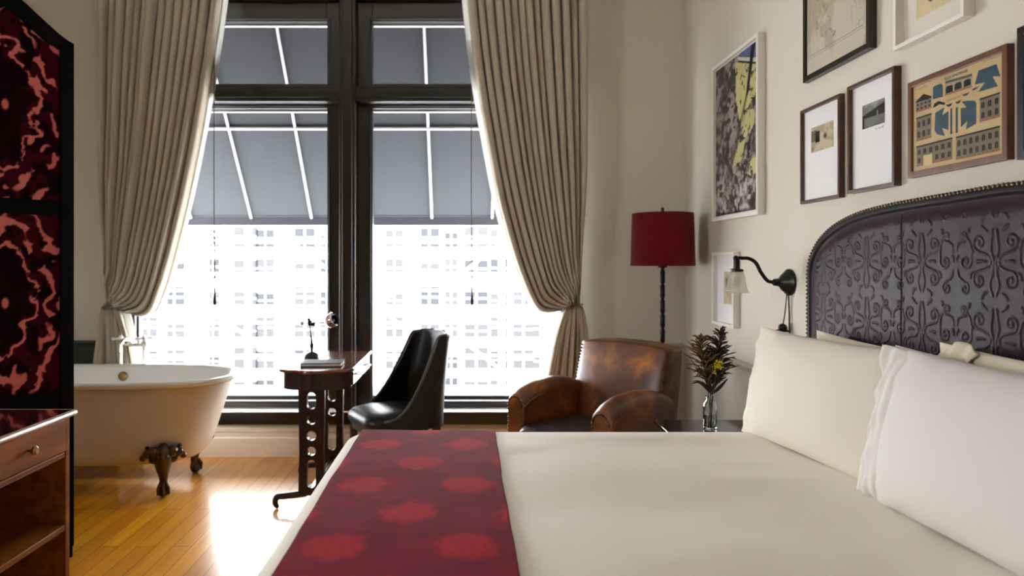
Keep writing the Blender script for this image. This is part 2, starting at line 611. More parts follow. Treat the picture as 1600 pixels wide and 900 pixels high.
skirting('baseboard_back', lambda p, e: ((LX if e == 0 else WX - 0.001), WY - p[0], p[1]), 0, M['white_trim'])
skirting('baseboard_right', lambda p, e: (WX - p[0], (RY if e == 0 else WY - 0.031), p[1]), 1, M['white_trim'])
skirting('baseboard_left', lambda p, e: (LX + p[0], (RY if e == 0 else WY - 0.031), p[1]), 1, M['white_trim'])
rp = [(0, 0.742), (0.010, 0.742), (0.014, 0.750), (0.014, 0.756), (0.024, 0.762), (0.030, 0.772), (0.024, 0.782), (0.008, 0.788), (0, 0.788)]
struct(MB().prism(rp, lambda p: (OX1 + 0.02, WY - p[0], p[1]), lambda p: (WX - 0.001, WY - p[0], p[1])), 'trim_1', M['rail'], angle=20)
struct(MB().prism(rp, lambda p: (WX - p[0], WY - 0.031, p[1]), lambda p: (WX - p[0], RY, p[1])), 'trim_2', M['rail'], angle=20)
struct(MB().prism(rp, lambda p: (LX, WY - p[0], p[1]), lambda p: (OX0 - 0.02, WY - p[0], p[1])), 'trim_3', M['dado'], angle=20)
struct(MB().box(LX + 0.001, OX0 - 0.02, WY - 0.008, WY - 0.0005, 0.223, 0.742), 'trim_4', M['dado'], smooth=False)

# ------------------------------------------------------------------ the big window
SY0, SY1 = 4.72, 4.77          # sashes
XL, XR = -2.27, 0.655          # glass outer limits
CX0, CX1 = -0.866, -0.758      # centre post
b = MB()
b.box(OX0, OX0 + 0.06, 4.68, 4.80, OZ0, OZ1).box(OX1 - 0.06, OX1, 4.68, 4.80, OZ0, OZ1)
b.box(OX0, OX1, 4.68, 4.80, 3.12, OZ1)
win = struct(b, 'window_1', M['frame_black'], bevel=0.005)
b = MB().box(CX0, CX1, 4.62, 4.80, 0.316, 3.12)
b.box(CX0 + 0.02, CX1 - 0.02, 4.607, 4.63, 0.316, 3.12)
b.build('mullion', M['frame_black'], win, bevel=0.006)
b = MB().box(OX0 + 0.05, CX0, 4.62, 4.79, 2.41, 2.515).box(CX1, OX1 - 0.05, 4.62, 4.79, 2.41, 2.515)
b.box(OX0 + 0.05, CX0, 4.607, 4.63, 2.435, 2.49).box(CX1, OX1 - 0.05, 4.607, 4.63, 2.435, 2.49)
b.build('transom', M['frame_black'], win, bevel=0.006)
b = MB().box(OX0 - 0.03, OX1 + 0.03, 4.59, 4.722, 0.310, 0.316)
b.build('stool', M['white_trim'], win, bevel=0.001)
b = MB().box(OX0 - 0.03, OX1 + 0.03, 4.600, 4.659, 0.226, 0.310)
b.build('apron', M['frame_black'], win, bevel=0.004)
MB().box(OX0 - 0.05, OX1 + 0.05, 4.80, 5.22, 0.30, 0.384).build('outer_sill', M['stone'], win, bevel=0.01)


def sash(x0, x1, z0, z1, gx0, gx1, gz0, gz1):
    b = MB()
    b.box(x0, gx0, SY0, SY1, z0, z1).box(gx1, x1, SY0, SY1, z0, z1)
    b.box(gx0, gx1, SY0, SY1, z0, gz0).box(gx0, gx1, SY0, SY1, gz1, z1)
    e = 0.012
    for (a0, a1, c0, c1) in ((gx0 - 2 * e, gx0 - e, gz0, gz1), (gx1 + e, gx1 + 2 * e, gz0, gz1),
                             (gx0 - 2 * e, gx1 + 2 * e, gz1 + e, gz1 + 2 * e), (gx0 - 2 * e, gx1 + 2 * e, gz0 - 2 * e, gz0 - e)):
        b.box(a0, a1, SY0 - 0.010, SY0 + 0.01, c0, c1)
    s = b.build('sash', M['sash'], win, bevel=0.003)
    MB().box(gx0 - 0.005, gx1 + 0.005, 4.742, 4.748, gz0 - 0.005, gz1 + 0.005).build('pane', M['glass'], s, smooth=False)
    MB().box(gx0, gx1, 4.772, 4.80, gz1 - 0.013, gz1 + 0.004).build('edge_glint', M['glass_edge_glint'], s, smooth=False)  # added strip imitating the glint along the top of the glass


sash(OX0 + 0.06, CX0, 2.515, 3.12, XL, -0.969, 2.555, 2.985)
sash(CX1, OX1 - 0.06, 2.515, 3.12, -0.653, XR, 2.555, 2.985)
sash(OX0 + 0.06, CX0, 0.316, 2.41, XL, -0.969, 0.362, 2.385)
sash(CX1, OX1 - 0.06, 0.316, 2.41, -0.653, XR, 0.362, 2.385)

# ------------------------------------------------------------------ outside
struct(MB().box(-70, 50, 6.0, 48, -8.2, -8.0), 'street', M['street'])
aw = thing('window_awning', 'grey canvas awning with white tubular ribs outside the tall window', 'awning', (-0.8, 4.92, 3.27))


def awz(y):
    return 3.4 - 1.19 * (y - 4.8)


AX0, AX1 = -4.2, 2.6
b = MB().add([(AX0, 4.92, awz(4.92)), (AX1, 4.92, awz(4.92)), (AX1, 6.2, awz(6.2)), (AX0, 6.2, awz(6.2))], [(0, 1, 2, 3)])
b.build('canvas', M['awning'], aw, smooth=False, solid=0.006)
b = MB().add([(AX0, 6.2, 1.735), (AX1, 6.2, 1.735), (AX1, 6.2, 1.655), (AX0, 6.2, 1.655)], [(0, 1, 2, 3)])
b.build('valance', M['awning'], aw, smooth=False, solid=0.006)
k = 0
x = -0.32 - 0.546 * 7
while x < AX1:
    if x > AX0:
        MB().tube([(x, 4.92, awz(4.92) - 0.025), (x, 6.19, awz(6.19) - 0.025)], 0.011, 8).build('rib', M['awning_rib'], aw)
    x += 0.546
MB().tube([(AX0, 5.60, awz(5.60) - 0.03), (AX1, 5.60, awz(5.60) - 0.03)], 0.013, 8).build('cross_tube', M['awning_rib'], aw)
MB().tube([(AX0, 6.19, 1.742), (AX1, 6.19, 1.742)], 0.006, 8).build('front_bar', M['awning'], aw)

FY = 45.0
rnd = random.Random(4)
bld = thing('office_building', 'pale overexposed building across the street seen through the window', 'building', (-8, FY, -8))
MB().box(-60, 42, FY, FY + 8, -8, 5.0).build('wall', M['facade'], bld, smooth=False)
colx = [-21.6, -20.0, -17.2, -15.4, -13.9, -11.4, -9.7, -7.9, -5.4, -3.2, -1.5, -0.2, 1.5, 3.0, 4.4, 6.2]
for i, cx in enumerate(colx):
    w = (1.2, 1.6, 0.9, 1.4)[(i * 7) % 4]
    for k in range(6):
        zr = -7.7 + 2.0 * k
        h = (1.3, 1.0, 1.45, 1.2)[(i + k * 3) % 4]
        bx = MB()
        for q in range(2):
            for g in range(2):
                bx.box(cx + q * w * 0.53, cx + q * w * 0.53 + w * 0.47, FY - 0.06, FY + 0.02, zr + g * h * 0.53, zr + g * h * 0.53 + h * 0.47)
        bx.build('window', M[('facade_win', 'facade_win_pale', 'facade_win', 'facade_win_pale', 'facade_win_pale')[(i * 3 + k * 2 + i * k) % 5]], bld, smooth=False)
sc = thing('scaffolding', 'white tube scaffolding standing in front of the building across the street', 'scaffolding', (-8, FY - 3, -8))
sx = [-42 + 2.6 * k for k in range(26)]
for x in sx:
    MB().tube([(x, FY - 3, -8), (x, FY - 3, 5.5)], 0.10, 6).build('standard', M['scaffold'], sc)
for k in range(7):
    z = -7.4 + 2.0 * k
    MB().tube([(-42, FY - 3, z), (23, FY - 3, z)], 0.09, 6).build('ledger', M['scaffold'], sc)
    MB().tube([(-42, FY - 3, z + 1.0), (23, FY - 3, z + 1.0)], 0.05, 6).build('guard_rail', M['scaffold'], sc)
for k, (i, z) in enumerate([(3, -5.4), (5, -3.4), (7, -1.4), (8, 0.6), (9, -5.4), (10, 2.6), (11, -3.4), (12, -5.4), (13, 0.6), (14, -1.4),
                            (15, -3.4), (16, 0.6), (17, -5.4), (18, -1.4), (19, -3.4), (6, 2.6), (15, -7.4), (18, -5.4), (13, 2.6)]):
    d = 1 if k % 2 else -1
    MB().tube([(sx[i], FY - 2.9, z), (sx[i + d], FY - 2.9, z + 2.0)], 0.06, 6).build('brace', M['scaffold'], sc)

# ------------------------------------------------------------------ curtains


def curtain(name, label, outer, inner_pts, tie, side, tail_in, tail_out, seed, CY=4.50):
    """side=+1: the window lies to the left of the curtain (right curtain)"""
    root = thing(name, label, 'curtain', (outer, CY, 0))
    rng = np.random.RandomState(seed)
    NU, NS, NT = 421, 90, 60
    inner = np.array(catmull(inner_pts, NS))
    ztop = inner_pts[0][1]
    outer_c = np.stack([np.linspace(outer, tie[0] + side * 0.035, NS), np.linspace(ztop, tie[1] + 0.01, NS)], 1)
    outer_c[:, 0] = outer + (tie[0] + side * 0.035 - outer) * smooth(0.55, 1.0, np.linspace(0, 1, NS)) * 1.0
    nf = 14
    jit = np.cumsum(0.75 + 0.5 * rng.rand(nf + 1))
    jit = (jit - jit[0]) / (jit[-1] - jit[0])
    amp = 0.7 + 0.5 * rng.rand(nf)

    def prof(u):
        k = np.clip(np.searchsorted(jit, u, 'right') - 1, 0, nf - 1)
        f = (u - jit[k]) / (jit[k + 1] - jit[k])
        g = np.clip(np.abs(2 * f - 1) / 0.80, 0, 1)
        return (1 - g ** 2.6) ** 0.5 * amp[k], k, f

    u = np.linspace(0, 1, NU)
    hh, kk, ff = prof(u)
    q = u * 5.0 + 0.35 * np.sin(u * 7 + seed)
    g5 = np.clip(np.abs(2 * (q % 1.0) - 1) / 0.9, 0, 1)
    hh5 = (1 - g5 ** 2.2) ** 0.5 * (0.75 + 0.25 * np.sin(np.floor(q) * 2.3 + seed))
    verts = []
    s_arr = np.linspace(0, 1, NS)
    for j in range(NS):
        s = s_arr[j]
        wu = u ** (1.0 - 0.25 * s)
        x = outer_c[j, 0] * (1 - wu) + inner[j, 0] * wu
        z = outer_c[j, 1] * (1 - wu) + inner[j, 1] * wu
        wid = abs(inner[j, 0] - outer_c[j, 0])
        A = 0.105 * (1 - smooth(0.6, 1.0, s)) + 0.036 * smooth(0.6, 1.0, s)
        # folds pinch sideways so that ridges look round and valleys tight
        dx = 0.006 * np.sin(2 * PI * ff) * (wid / 0.8)
        drift = 0.30 * (fbm(u * 9 + seed, np.full(NU, s * 3.0), 3, seed) - 0.5) * 0.12
        belly = (0.05 * smooth(0.45, 0.85, s) + 0.045 * smooth(0.82, 0.93, s) * (1 - smooth(0.95, 1.0, s))) * np.sin(PI * np.clip(u, 0, 1)) * (1 - 0.6 * smooth(0.9, 1, s))
        wr = 0.05 * smooth(0.80, 0.93, s) * (fbm(u * 14, np.full(NU, s * 26.0), 3, seed + 5) - 0.5) * 2
        y = CY - A * hh - drift - belly - wr + 0.03
        z = z + 0.02 * smooth(0.8, 0.97, s) * (fbm(u * 11 + 3, np.full(NU, s * 18.0), 2, seed + 8) - 0.5) * 2
        for i in range(NU):
            verts.append((x[i] + side * dx[i], y[i], z[i]))
    zt = tie[1]
    for j in range(1, NT):
        s = j / (NT - 1)
        e = s ** 0.62
        xi = tie[0] - side * 0.05 + (tail_in - (tie[0] - side * 0.05)) * e
        xo = tie[0] + side * 0.035 + (tail_out - (tie[0] + side * 0.035)) * (e ** 0.8)
        z = zt + (0.012 - zt) * s
        A = 0.028 + 0.045 * smooth(0.0, 0.35, s)
        x = xo * (1 - u) + xi * u
        mt = smooth(0.02, 0.16, s)
        y = CY - 0.008 - A * (hh * (1 - mt) + hh5 * mt + 0.15 * hh * mt) - 0.02 * (fbm(u * 8, np.full(NU, s * 5), 3, seed + 11) - 0.5) + 0.03 * smooth(0, .3, s)
        for i in range(NU):
            verts.append((x[i], y[i], z))
    n2 = NS + NT - 1
    faces = [(j * NU + i, j * NU + i + 1, (j + 1) * NU + i + 1, (j + 1) * NU + i) for j in range(n2 - 1) for i in range(NU - 1)]
    MB().add(verts, faces).build('drape', M['curtain'], root, solid=0.004, angle=180)
    # lining: peeps out past the leading edge, on the window side
    L = MB()
    lv = []
    NL = 70
    for j in range(n2):
        ins = np.array(verts[j * NU + NU - 1])
        out = np.array(verts[j * NU])
        t = j / (n2 - 1)
        s = min(1, j / (NS - 1))
        ext = 0.035 * (1 - smooth(0.62, 0.86, s)) + (0.03 if j > NS + 2 else 0)
        ins = ins + np.array([-side * ext, 0, 0])
        for i in range(NL):
            f = i / (NL - 1)
            p = out * (1 - f) + ins * f
            lv.append((p[0], CY + 0.045 - 0.008 * math.sin(f * 70) - 0.02 * math.sin(PI * min(1, t * 1.7)), p[2] + 0.012))
    L.add(lv, [(j * NL + i, j * NL + i + 1, (j + 1) * NL + i + 1, (j + 1) * NL + i) for j in range(n2 - 1) for i in range(NL - 1)])
    L.build('lining', M['lining'], root, solid=0.002, angle=180)
    # tie-back band round the gathered cloth, hooked to the wall
    pts = []
    for k in range(29):
        a = 2 * PI * k / 28
        pts.append((tie[0] - side * 0.008 + 0.052 * math.cos(a), CY - 0.012 + 0.046 * math.sin(a), tie[1] - side * 0.012 * math.cos(a)))
    tb = MB()
    rs = []
    for p in pts:
        cxy = Vector((p[0] - tie[0] + side * 0.008, p[1] - CY, 0)).normalized()
        c = Vector(p)
        rs.append([tuple(c + cxy * (0.002 * q) + Vector((0, 0, 0.008 * w))) for q, w in ((1, 1), (1, -1), (-1, -1), (-1, 1))])
    tb.rings(rs, True, False, False)
    tb.tube([(tie[0] + side * 0.05, CY + 0.02, tie[1] + 0.005), (tie[0] + side * 0.045, WY - 0.004, tie[1] + 0.005)], 0.006, 6)
    tb.build('tieback', M['curtain_band'], root)
    return root


curtain('curtain', 'beige floor-length curtain tied back behind the leather armchair', 0.795,
        [(-0.012, 3.36), (0.0, 3.05), (0.063, 2.50), (0.127, 2.12), (0.19, 1.784), (0.253, 1.53), (0.316, 1.32), (0.38, 1.15),
         (0.455, 1.010), (0.54, 0.985), (0.62, 1.0), (0.665, 1.03)], (0.715, 1.035), 1, 0.44, 0.86, 3)
curtain('curtain', 'beige floor-length curtain tied back behind the clawfoot bathtub', -2.452,
        [(-1.63, 3.36), (-1.645, 3.05), (-1.738, 2.417), (-1.814, 1.995), (-1.886, 1.66), (-1.96, 1.36), (-2.02, 1.15),
         (-2.085, 1.0), (-2.16, 0.955), (-2.25, 0.97), (-2.33, 1.01)], (-2.385, 1.03), -1, -2.14, -2.50, 8, 4.56)
rod = thing('curtain_rod', 'dark curtain rod fixed above the tall window', 'curtain rod', (-0.83, 4.50, 3.40))
MB().tube([(-2.6, 4.50, 3.40), (0.95, 4.50, 3.40)], 0.018, 12).build('rod', M['iron'], rod)
for x in (-2.60, 0.95):
    MB().ball((x, 4.50, 3.40), 0.035).build('finial', M['iron'], rod)
for x in (-2.55, -0.83, 0.90):
    MB().tube([(x, 4.50, 3.40), (x, 4.655, 3.40)], 0.012, 8).lathe([(0.03, 0), (0.03, 0.01)], (x, 4.65, 3.40), 16, Matrix.Rotation(PI / 2, 3, 'X')).build('bracket', M['iron'], rod)


def blind_cord(x, zb, label, tassel):
    y = 4.585
    t = thing('blind_cord', label, 'blind cord', (x, y, zb))
    pts = [(x + 0.004 * math.sin(z * 2.3), y, z) for z in np.linspace(3.119, zb + 0.12, 30)]
    MB().tube(pts, 0.0035, 6).build('cord', M['cord'], t)
    MB().tube([(x + 0.004 * math.sin(3.119 * 2.3), y - 0.001, 3.119), (x + 0.004 * math.sin(3.119 * 2.3), 4.69, 3.135)], 0.005, 6).build('hook', M['cord_gold'], t)
    b = MB()
    xe = x + 0.004 * math.sin((zb + 0.12) * 2.3)
    if tassel == 'beads':
        for k, z in enumerate((1.53, 1.485, 1.455, 1.40, 1.31, 1.285, 1.22)):
            xx = x + 0.004 * math.sin(z * 2.3)
            b.ball((xx, y, z), 0.008, 10, 6, (1, 1, 1.8))
        b.build('bead_string', M['cord'], t)
        b = MB()
    b.lathe([(0.004, 0.125), (0.007, 0.11), (0.006, 0.085), (0.011, 0.05), (0.013, 0.02), (0.008, 0.0)], (xe, y, zb), 12)
    b.build('tassel', M['iron'], t)


blind_cord(-1.697, 1.03, 'brown cord with knotted beads hanging over the left window half', 'beads')
blind_cord(0.031, 1.03, 'plain brown cord with wooden pull hanging over the right window half', 'plain')

# ------------------------------------------------------------------ bed
BY0, BY1 = 0.92, 2.72
bed = thing('bed', 'wide bed with a tall arched dark embossed leather headboard', 'bed', (0.5, 1.84, 0))
HB_X = 1.428
HY0, HY1, HZ = 0.79, 2.872, 1.532


def hb_top(y):
    y = np.asarray(y, float)
    d = np.minimum(HY1 - y, y - HY0)
    t = np.clip(d / 0.66, 0, 1)
    return 1.262 + (HZ - 0.012 - 1.262) * (1 - (1 - t) ** 2.5) ** (1 / 2.1) + 0.012 * np.clip((d - 0.5) / 0.54, 0, 1)


def outline(inset=0.0, n=140):
    """closed arch outline (y, z) from the near bottom corner up and over to the far one"""
    pts = [(HY0, 0.25), (HY0, 0.9), (HY0, 1.15)]
    t = np.linspace(0, 1, n)
    ys = HY0 + (HY1 - HY0) * 0.5 * (1 - np.cos(PI * t))
    ys = np.concatenate([HY0 + 0.33 * np.linspace(0, 1, 40)[:-1] ** 2.2, np.linspace(HY0 + 0.33, HY1 - 0.33, 80), (HY1 - 0.33 * np.linspace(1, 0, 40) ** 2.2)[1:]])
    pts += [(float(y), float(hb_top(y))) for y in ys]
    pts += [(HY1, 1.15), (HY1, 0.9), (HY1, 0.25)]
    if inset:
        P = np.array(pts)
        T = np.gradient(P, axis=0)
        T /= np.linalg.norm(T, axis=1)[:, None] + 1e-9
        N = np.stack([T[:, 1], -T[:, 0]], 1)
        P = P + N * inset
        pts = [tuple(p) for p in P]
    return pts


o0 = outline()
b = MB()
ring = lambda x, ins: [(x, p[0], p[1]) for p in outline(ins)]
b.rings([ring(1.4895, 0.0), ring(1.436, 0.0), ring(1.428, 0.004), ring(1.424, 0.012), ring(1.424, 0.026), ring(1.431, 0.034), ring(1.446, 0.036)])
hb = b.build('headboard', M['headboard_edge'], bed, angle=30)

# embossed panel: a height field of mirrored scrolls


def scroll_field():
    K = 0.74
    TW, TH = 0.40 * K, 0.29 * K
    res = 0.002
    nx, nz = int(TW / 2 / res), int(TH / res)
    gx, gz = np.meshgrid((np.arange(nx) + 0.5) * res, (np.arange(nz) + 0.5) * res)
    H = np.zeros_like(gx)

    def stroke(pts, w0, w1, h=1.0):
        nonlocal H
        pts = np.array(pts) * K
        w0, w1 = w0 * K * 0.85, w1 * K * 0.85
        m = len(pts)
        for ox in (-TH, 0, TH):
            D = np.full(gx.shape, 9.0)
            for k in range(m - 1):
                a, c = pts[k] + [0, ox], pts[k + 1] + [0, ox]
                ab = c - a
                t = np.clip(((gx - a[0]) * ab[0] + (gz - a[1]) * ab[1]) / (ab @ ab + 1e-12), 0, 1)
                w = w0 + (w1 - w0) * (k + t) / (m - 1)
                d = np.hypot(gx - a[0] - t * ab[0], gz - a[1] - t * ab[1]) / w
                D = np.minimum(D, d)
            H = np.maximum(H, h * np.clip(1 - D ** 2, 0, 1))

    def spiral(cx, cz, r0, turns, a0, dirn, w=0.0065, tail=None):
        t = np.linspace(0, 1, 36)
        a = a0 + dirn * turns * 2 * PI * t
        r = r0 * (1 - 0.86 * t)
        pts = [(cx + rr * math.cos(q), cz + rr * math.sin(q)) for rr, q in zip(r, a)]
        if tail:
            pts = [tuple(p) for p in catmull(tail + [pts[0]], 12)] + pts
        stroke(pts, w * 0.75, w * 1.05)
        stroke([pts[-1], (pts[-1][0] + 1e-4, pts[-1][1])], w * 1.3, w * 1.3)

    spiral(0.075, 0.215, 0.034, 1.35, -PI / 2, 1, tail=[(0.012, 0.120), (0.030, 0.165)])
    spiral(0.075, 0.075, 0.034, 1.35, PI / 2, -1, tail=[(0.012, 0.170), (0.030, 0.125)])
    spiral(0.145, 0.145, 0.030, 1.3, PI, 1, tail=[(0.165, 0.255), (0.120, 0.215)])
    spiral(0.150, 0.040, 0.026, 1.25, PI * .5, 1, tail=[(0.188, 0.115), (0.180, 0.085)])
    spiral(0.155, 0.245, 0.022, 1.2, -PI * .4, -1, tail=[(0.19, 0.185), (0.185, 0.21)])
    stroke(catmull([(0.008, 0.02), (0.022, 0.06), (0.010, 0.10), (0.006, 0.145), (0.018, 0.19), (0.008, 0.26)], 30), 0.006, 0.009)
    for a, c in (((0.035, 0.255), (0.060, 0.275)), ((0.035, 0.030), (0.060, 0.010)), ((0.105, 0.180), (0.118, 0.205)),
                 ((0.105, 0.105), (0.118, 0.085)), ((0.045, 0.145), (0.085, 0.145)), ((0.192, 0.145), (0.185, 0.165)), ((0.118, 0.275), (0.128, 0.262))):
        stroke([a, ((a[0] + c[0]) / 2 + 0.004, (a[1] + c[1]) / 2 + 0.003), c], 0.004, 0.010)
    return H, TW, TH, res


SF, TW, TH, SRES = scroll_field()
ny, nz = 760, 300
py0, py1, pz0 = HY0 + 0.034, HY1 - 0.034, 0.80
vs = []
uu = np.linspace(0, 1, ny)
vv = np.linspace(0, 1, nz)
Y = py0 + (py1 - py0) * uu
ztop = np.interp(Y, [p[0] for p in outline(0.034)[2:-2]], [p[1] for p in outline(0.034)[2:-2]])
for j in range(nz):
    z = pz0 + (ztop - pz0) * vv[j]
    q = np.abs(((Y - 2.24 + 0.10) / TW + 0.5) % 1.0 - 0.5) * TW
    iy = np.clip((q / SRES).astype(int), 0, SF.shape[1] - 1)
    iz = np.clip((((z - 1.0) % TH) / SRES).astype(int), 0, SF.shape[0] - 1)
    h = SF[iz, iy]
    edge = np.minimum(np.minimum(Y - py0, py1 - Y), ztop - z)
    h = h * smooth(0.01, 0.06, edge)
    seam = np.abs((Y - 2.24 + 0.28) % 0.56 - 0.28)
    wob = fbm(Y * 9, z * 9, 3, 2) - 0.5
    X = 1.431 - 0.0022 * h - 0.006 * smooth(0.0, 0.05, edge) - 0.004 * wob + 0.0035 * (1 - smooth(0.0, 0.005, seam)) * smooth(0.002, 0.02, edge)
    vs += list(zip(X, Y, z))
fs = [(j * ny + i, j * ny + i + 1, (j + 1) * ny + i + 1, (j + 1) * ny + i) for j in range(nz - 1) for i in range(ny - 1)]
pn = MB().add(vs, fs).build('embossed_panel', M['leather_purple'], hb, angle=180)
pn['label'] = 'aubergine leather pressed with scrolling leaf ornament'
b = MB()
P = np.array(outline(0.0))
seg = np.hypot(*np.diff(P, axis=0).T)
L = np.concatenate([[0], np.cumsum(seg)])
for s in np.arange(0.3, L[-1] - 0.3, 0.0165):
    y, z = np.interp(s, L, P[:, 0]), np.interp(s, L, P[:, 1])
    k = min(np.searchsorted(L, s), len(P) - 1)
    t = P[k] - P[k - 1]
    t /= np.linalg.norm(t)
    b.ball((1.427, y + t[1] * 0.005, z - t[0] * 0.005), 0.0062, 7, 4, (0.8, 1, 1))
nt_ = b.build('nailhead_trim', M['nail'], hb)
MB().box(-0.40, 1.42, BY0 + 0.03, BY1 - 0.03, 0.16, 0.36).build('base', M['black_wood'], bed, bevel=0.01)
b = MB()
b.rings([rrect(-0.42, 1.42, BY0 + 0.02, BY1 - 0.02, 0.08, z) for z in (0.361, 0.40, 0.56, 0.60)])
b.build('mattress', M['mattress'], bed, bevel=0.02, angle=50)
for x in (-0.36, 1.36):
    for y in (BY0 + 0.1, BY1 - 0.1):
        MB().lathe([(0.022, 0), (0.03, 0.12), (0.034, 0.16)], (x, y, 0), 16).build('leg', M['black_wood'], bed)

# duvet
DT = 0.650
DX0, DX1 = -0.472, 1.40
rng = np.random.RandomState(7)


def side_prof():
    out = [(-0.055, 0.20), (-0.050, 0.28), (-0.038, 0.40), (-0.022, 0.50), (-0.008, 0.565)]
    for k in range(8):
        a = PI / 2 * k / 7
        out.append((0.055 * (1 - math.cos(a)), 0.595 + 0.055 * math.sin(a)))
    return out


rings = []
for off, z in side_prof():
    rings.append([(x, y, z) for x, y, z in rrect(DX0 + off, DX1 + min(0, 0) - max(0, off) * 0.3, BY0 + off, BY1 + 0.012 - off, 0.09, z, 10)])
# add points along straight sides by resampling each ring


def resample(r, n):
    P = np.array(r + [r[0]])
    s = np.concatenate([[0], np.cumsum(np.linalg.norm(np.diff(P[:, :2], axis=0), axis=1))])
    t = np.linspace(0, s[-1], n, endpoint=False)
    return np.stack([np.interp(t, s, P[:, k]) for k in range(3)], 1)


NR = 300
R = [resample(r, NR) for r in rings]
for k, r in enumerate(R[:6]):
    w = (1 - k / 6.0)
    c = np.array([(DX0 + DX1) / 2, (BY0 + BY1) / 2])
    d = r[:, :2] - c
    d /= np.linalg.norm(d, axis=1)[:, None]
    r[:, :2] += d * (0.018 * w * np.sin(np.arange(NR) * 2 * PI / NR * 24 + 0.7 * np.sin(np.arange(NR) * .13)))[:, None]
top = R[-1]
c = np.array([(DX0 + DX1) / 2, (BY0 + BY1) / 2, DT])
for k in range(1, 31):
    f = 1 - k / 31.0
    r = c + (top - c) * [f, f, 1]
    # low, broad undulation of a made bed
    r[:, 2] = DT + 0.026 * (fbm(r[:, 0] * 1.7 + 4, r[:, 1] * 2.6, 3, 21) - 0.5) * min(1, k / 3) \
        + 0.004 * np.sin(r[:, 1] * 9 + 1.5 * r[:, 0]) * min(1, k / 5) * smooth(0.15, 0.5, r[:, 0])
    R.append(r)
b = MB()
b.rings([[tuple(p) for p in r] for r in R], True, False, True)
tag(b.build('duvet', M['linen'], None, solid=0.006, angle=180), 'smooth ivory duvet spread over the bed', 'duvet')

# runner
rx0, rx1 = -0.412, 0.108
pp = []
for off, z in side_prof()[2:]:
    pp.append((BY1 + 0.012 - off + 0.010, z + 0.002))
prof_far = pp
ytop = np.linspace(BY1 - 0.05, BY0 + 0.05, 120)
prof_all = prof_far + [(y, DT + 0.011) for y in ytop] + [(BY0 + off - 0.010, z + 0.002) for off, z in reversed(side_prof()[2:])]
# densify the profile evenly
P = np.array(prof_all)
s = np.concatenate([[0], np.cumsum(np.hypot(*np.diff(P, axis=0).T))])
NP_ = 420
t = np.linspace(0, s[-1], NP_)
PY, PZ = np.interp(t, s, P[:, 0]), np.interp(t, s, P[:, 1])
NXR = 110
X, Ya = np.meshgrid(np.linspace(rx0, rx1, NXR), PY)
Za = np.repeat(PZ[:, None], NXR, 1)
Sa = np.repeat(t[:, None], NXR, 1)
ontop = (Za > DT + 0.009).astype(float)
Za = Za + ontop * 0.003 * (fbm(X * 6, Ya * 6, 3, 31) - 0.5)
X = X + 0.004 * (fbm(X * 0 + 2, Ya * 5, 2, 33) - 0.5) * 2
base = np.zeros(X.shape + (3,)) + np.array(S(118, 6, 34))
dv = smooth(0.35, 0.65, fbm(X * 14, Ya * 14, 3, 41))
base = mixc(base, dv * 0.5, S(88, 3, 26))


def medal(x0, y0, dx, dy):
    u = ((X - x0) / dx + 0.5) % 1.0 - 0.5
    v = ((Ya - y0) / dy + 0.5) % 1.0 - 0.5
    px, py = u * dx / 0.085, v * dy / 0.085
    a = np.arctan2(py, px)
    r = np.hypot(px, py)
    nz1 = fbm(X * 30, Ya * 30, 3, 52) - 0.5
    lob = 1 + 0.05 * np.cos(8 * a) + 0.42 * nz1
    m = 1 - smooth(0.62, 1.05, r / lob)
    pet = 0.5 + 0.5 * np.cos(r * 15 + 1.6 * np.cos(5 * a) + 5 * nz1)
    return m * (0.62 + 0.38 * pet)


mm = np.maximum(medal(0.0, 1.575, 0.31, 0.445), medal(-0.155, 1.790, 0.31, 0.445))
base = mixc(base, mm * 0.72, S(178, 18, 32))
b = MB()
b.add(np.stack([X, Ya, Za], -1).reshape(-1, 3), [(j * NXR + i, j * NXR + i + 1, (j + 1) * NXR + i + 1, (j + 1) * NXR + i) for j in range(NP_ - 1) for i in range(NXR - 1)])
tag(b.build('bed_runner', M['runner'], None, solid=0.008, angle=180, cols=base.reshape(-1, 3)),
    'crimson runner with red rosettes laid across the foot of the bed', 'bed runner')


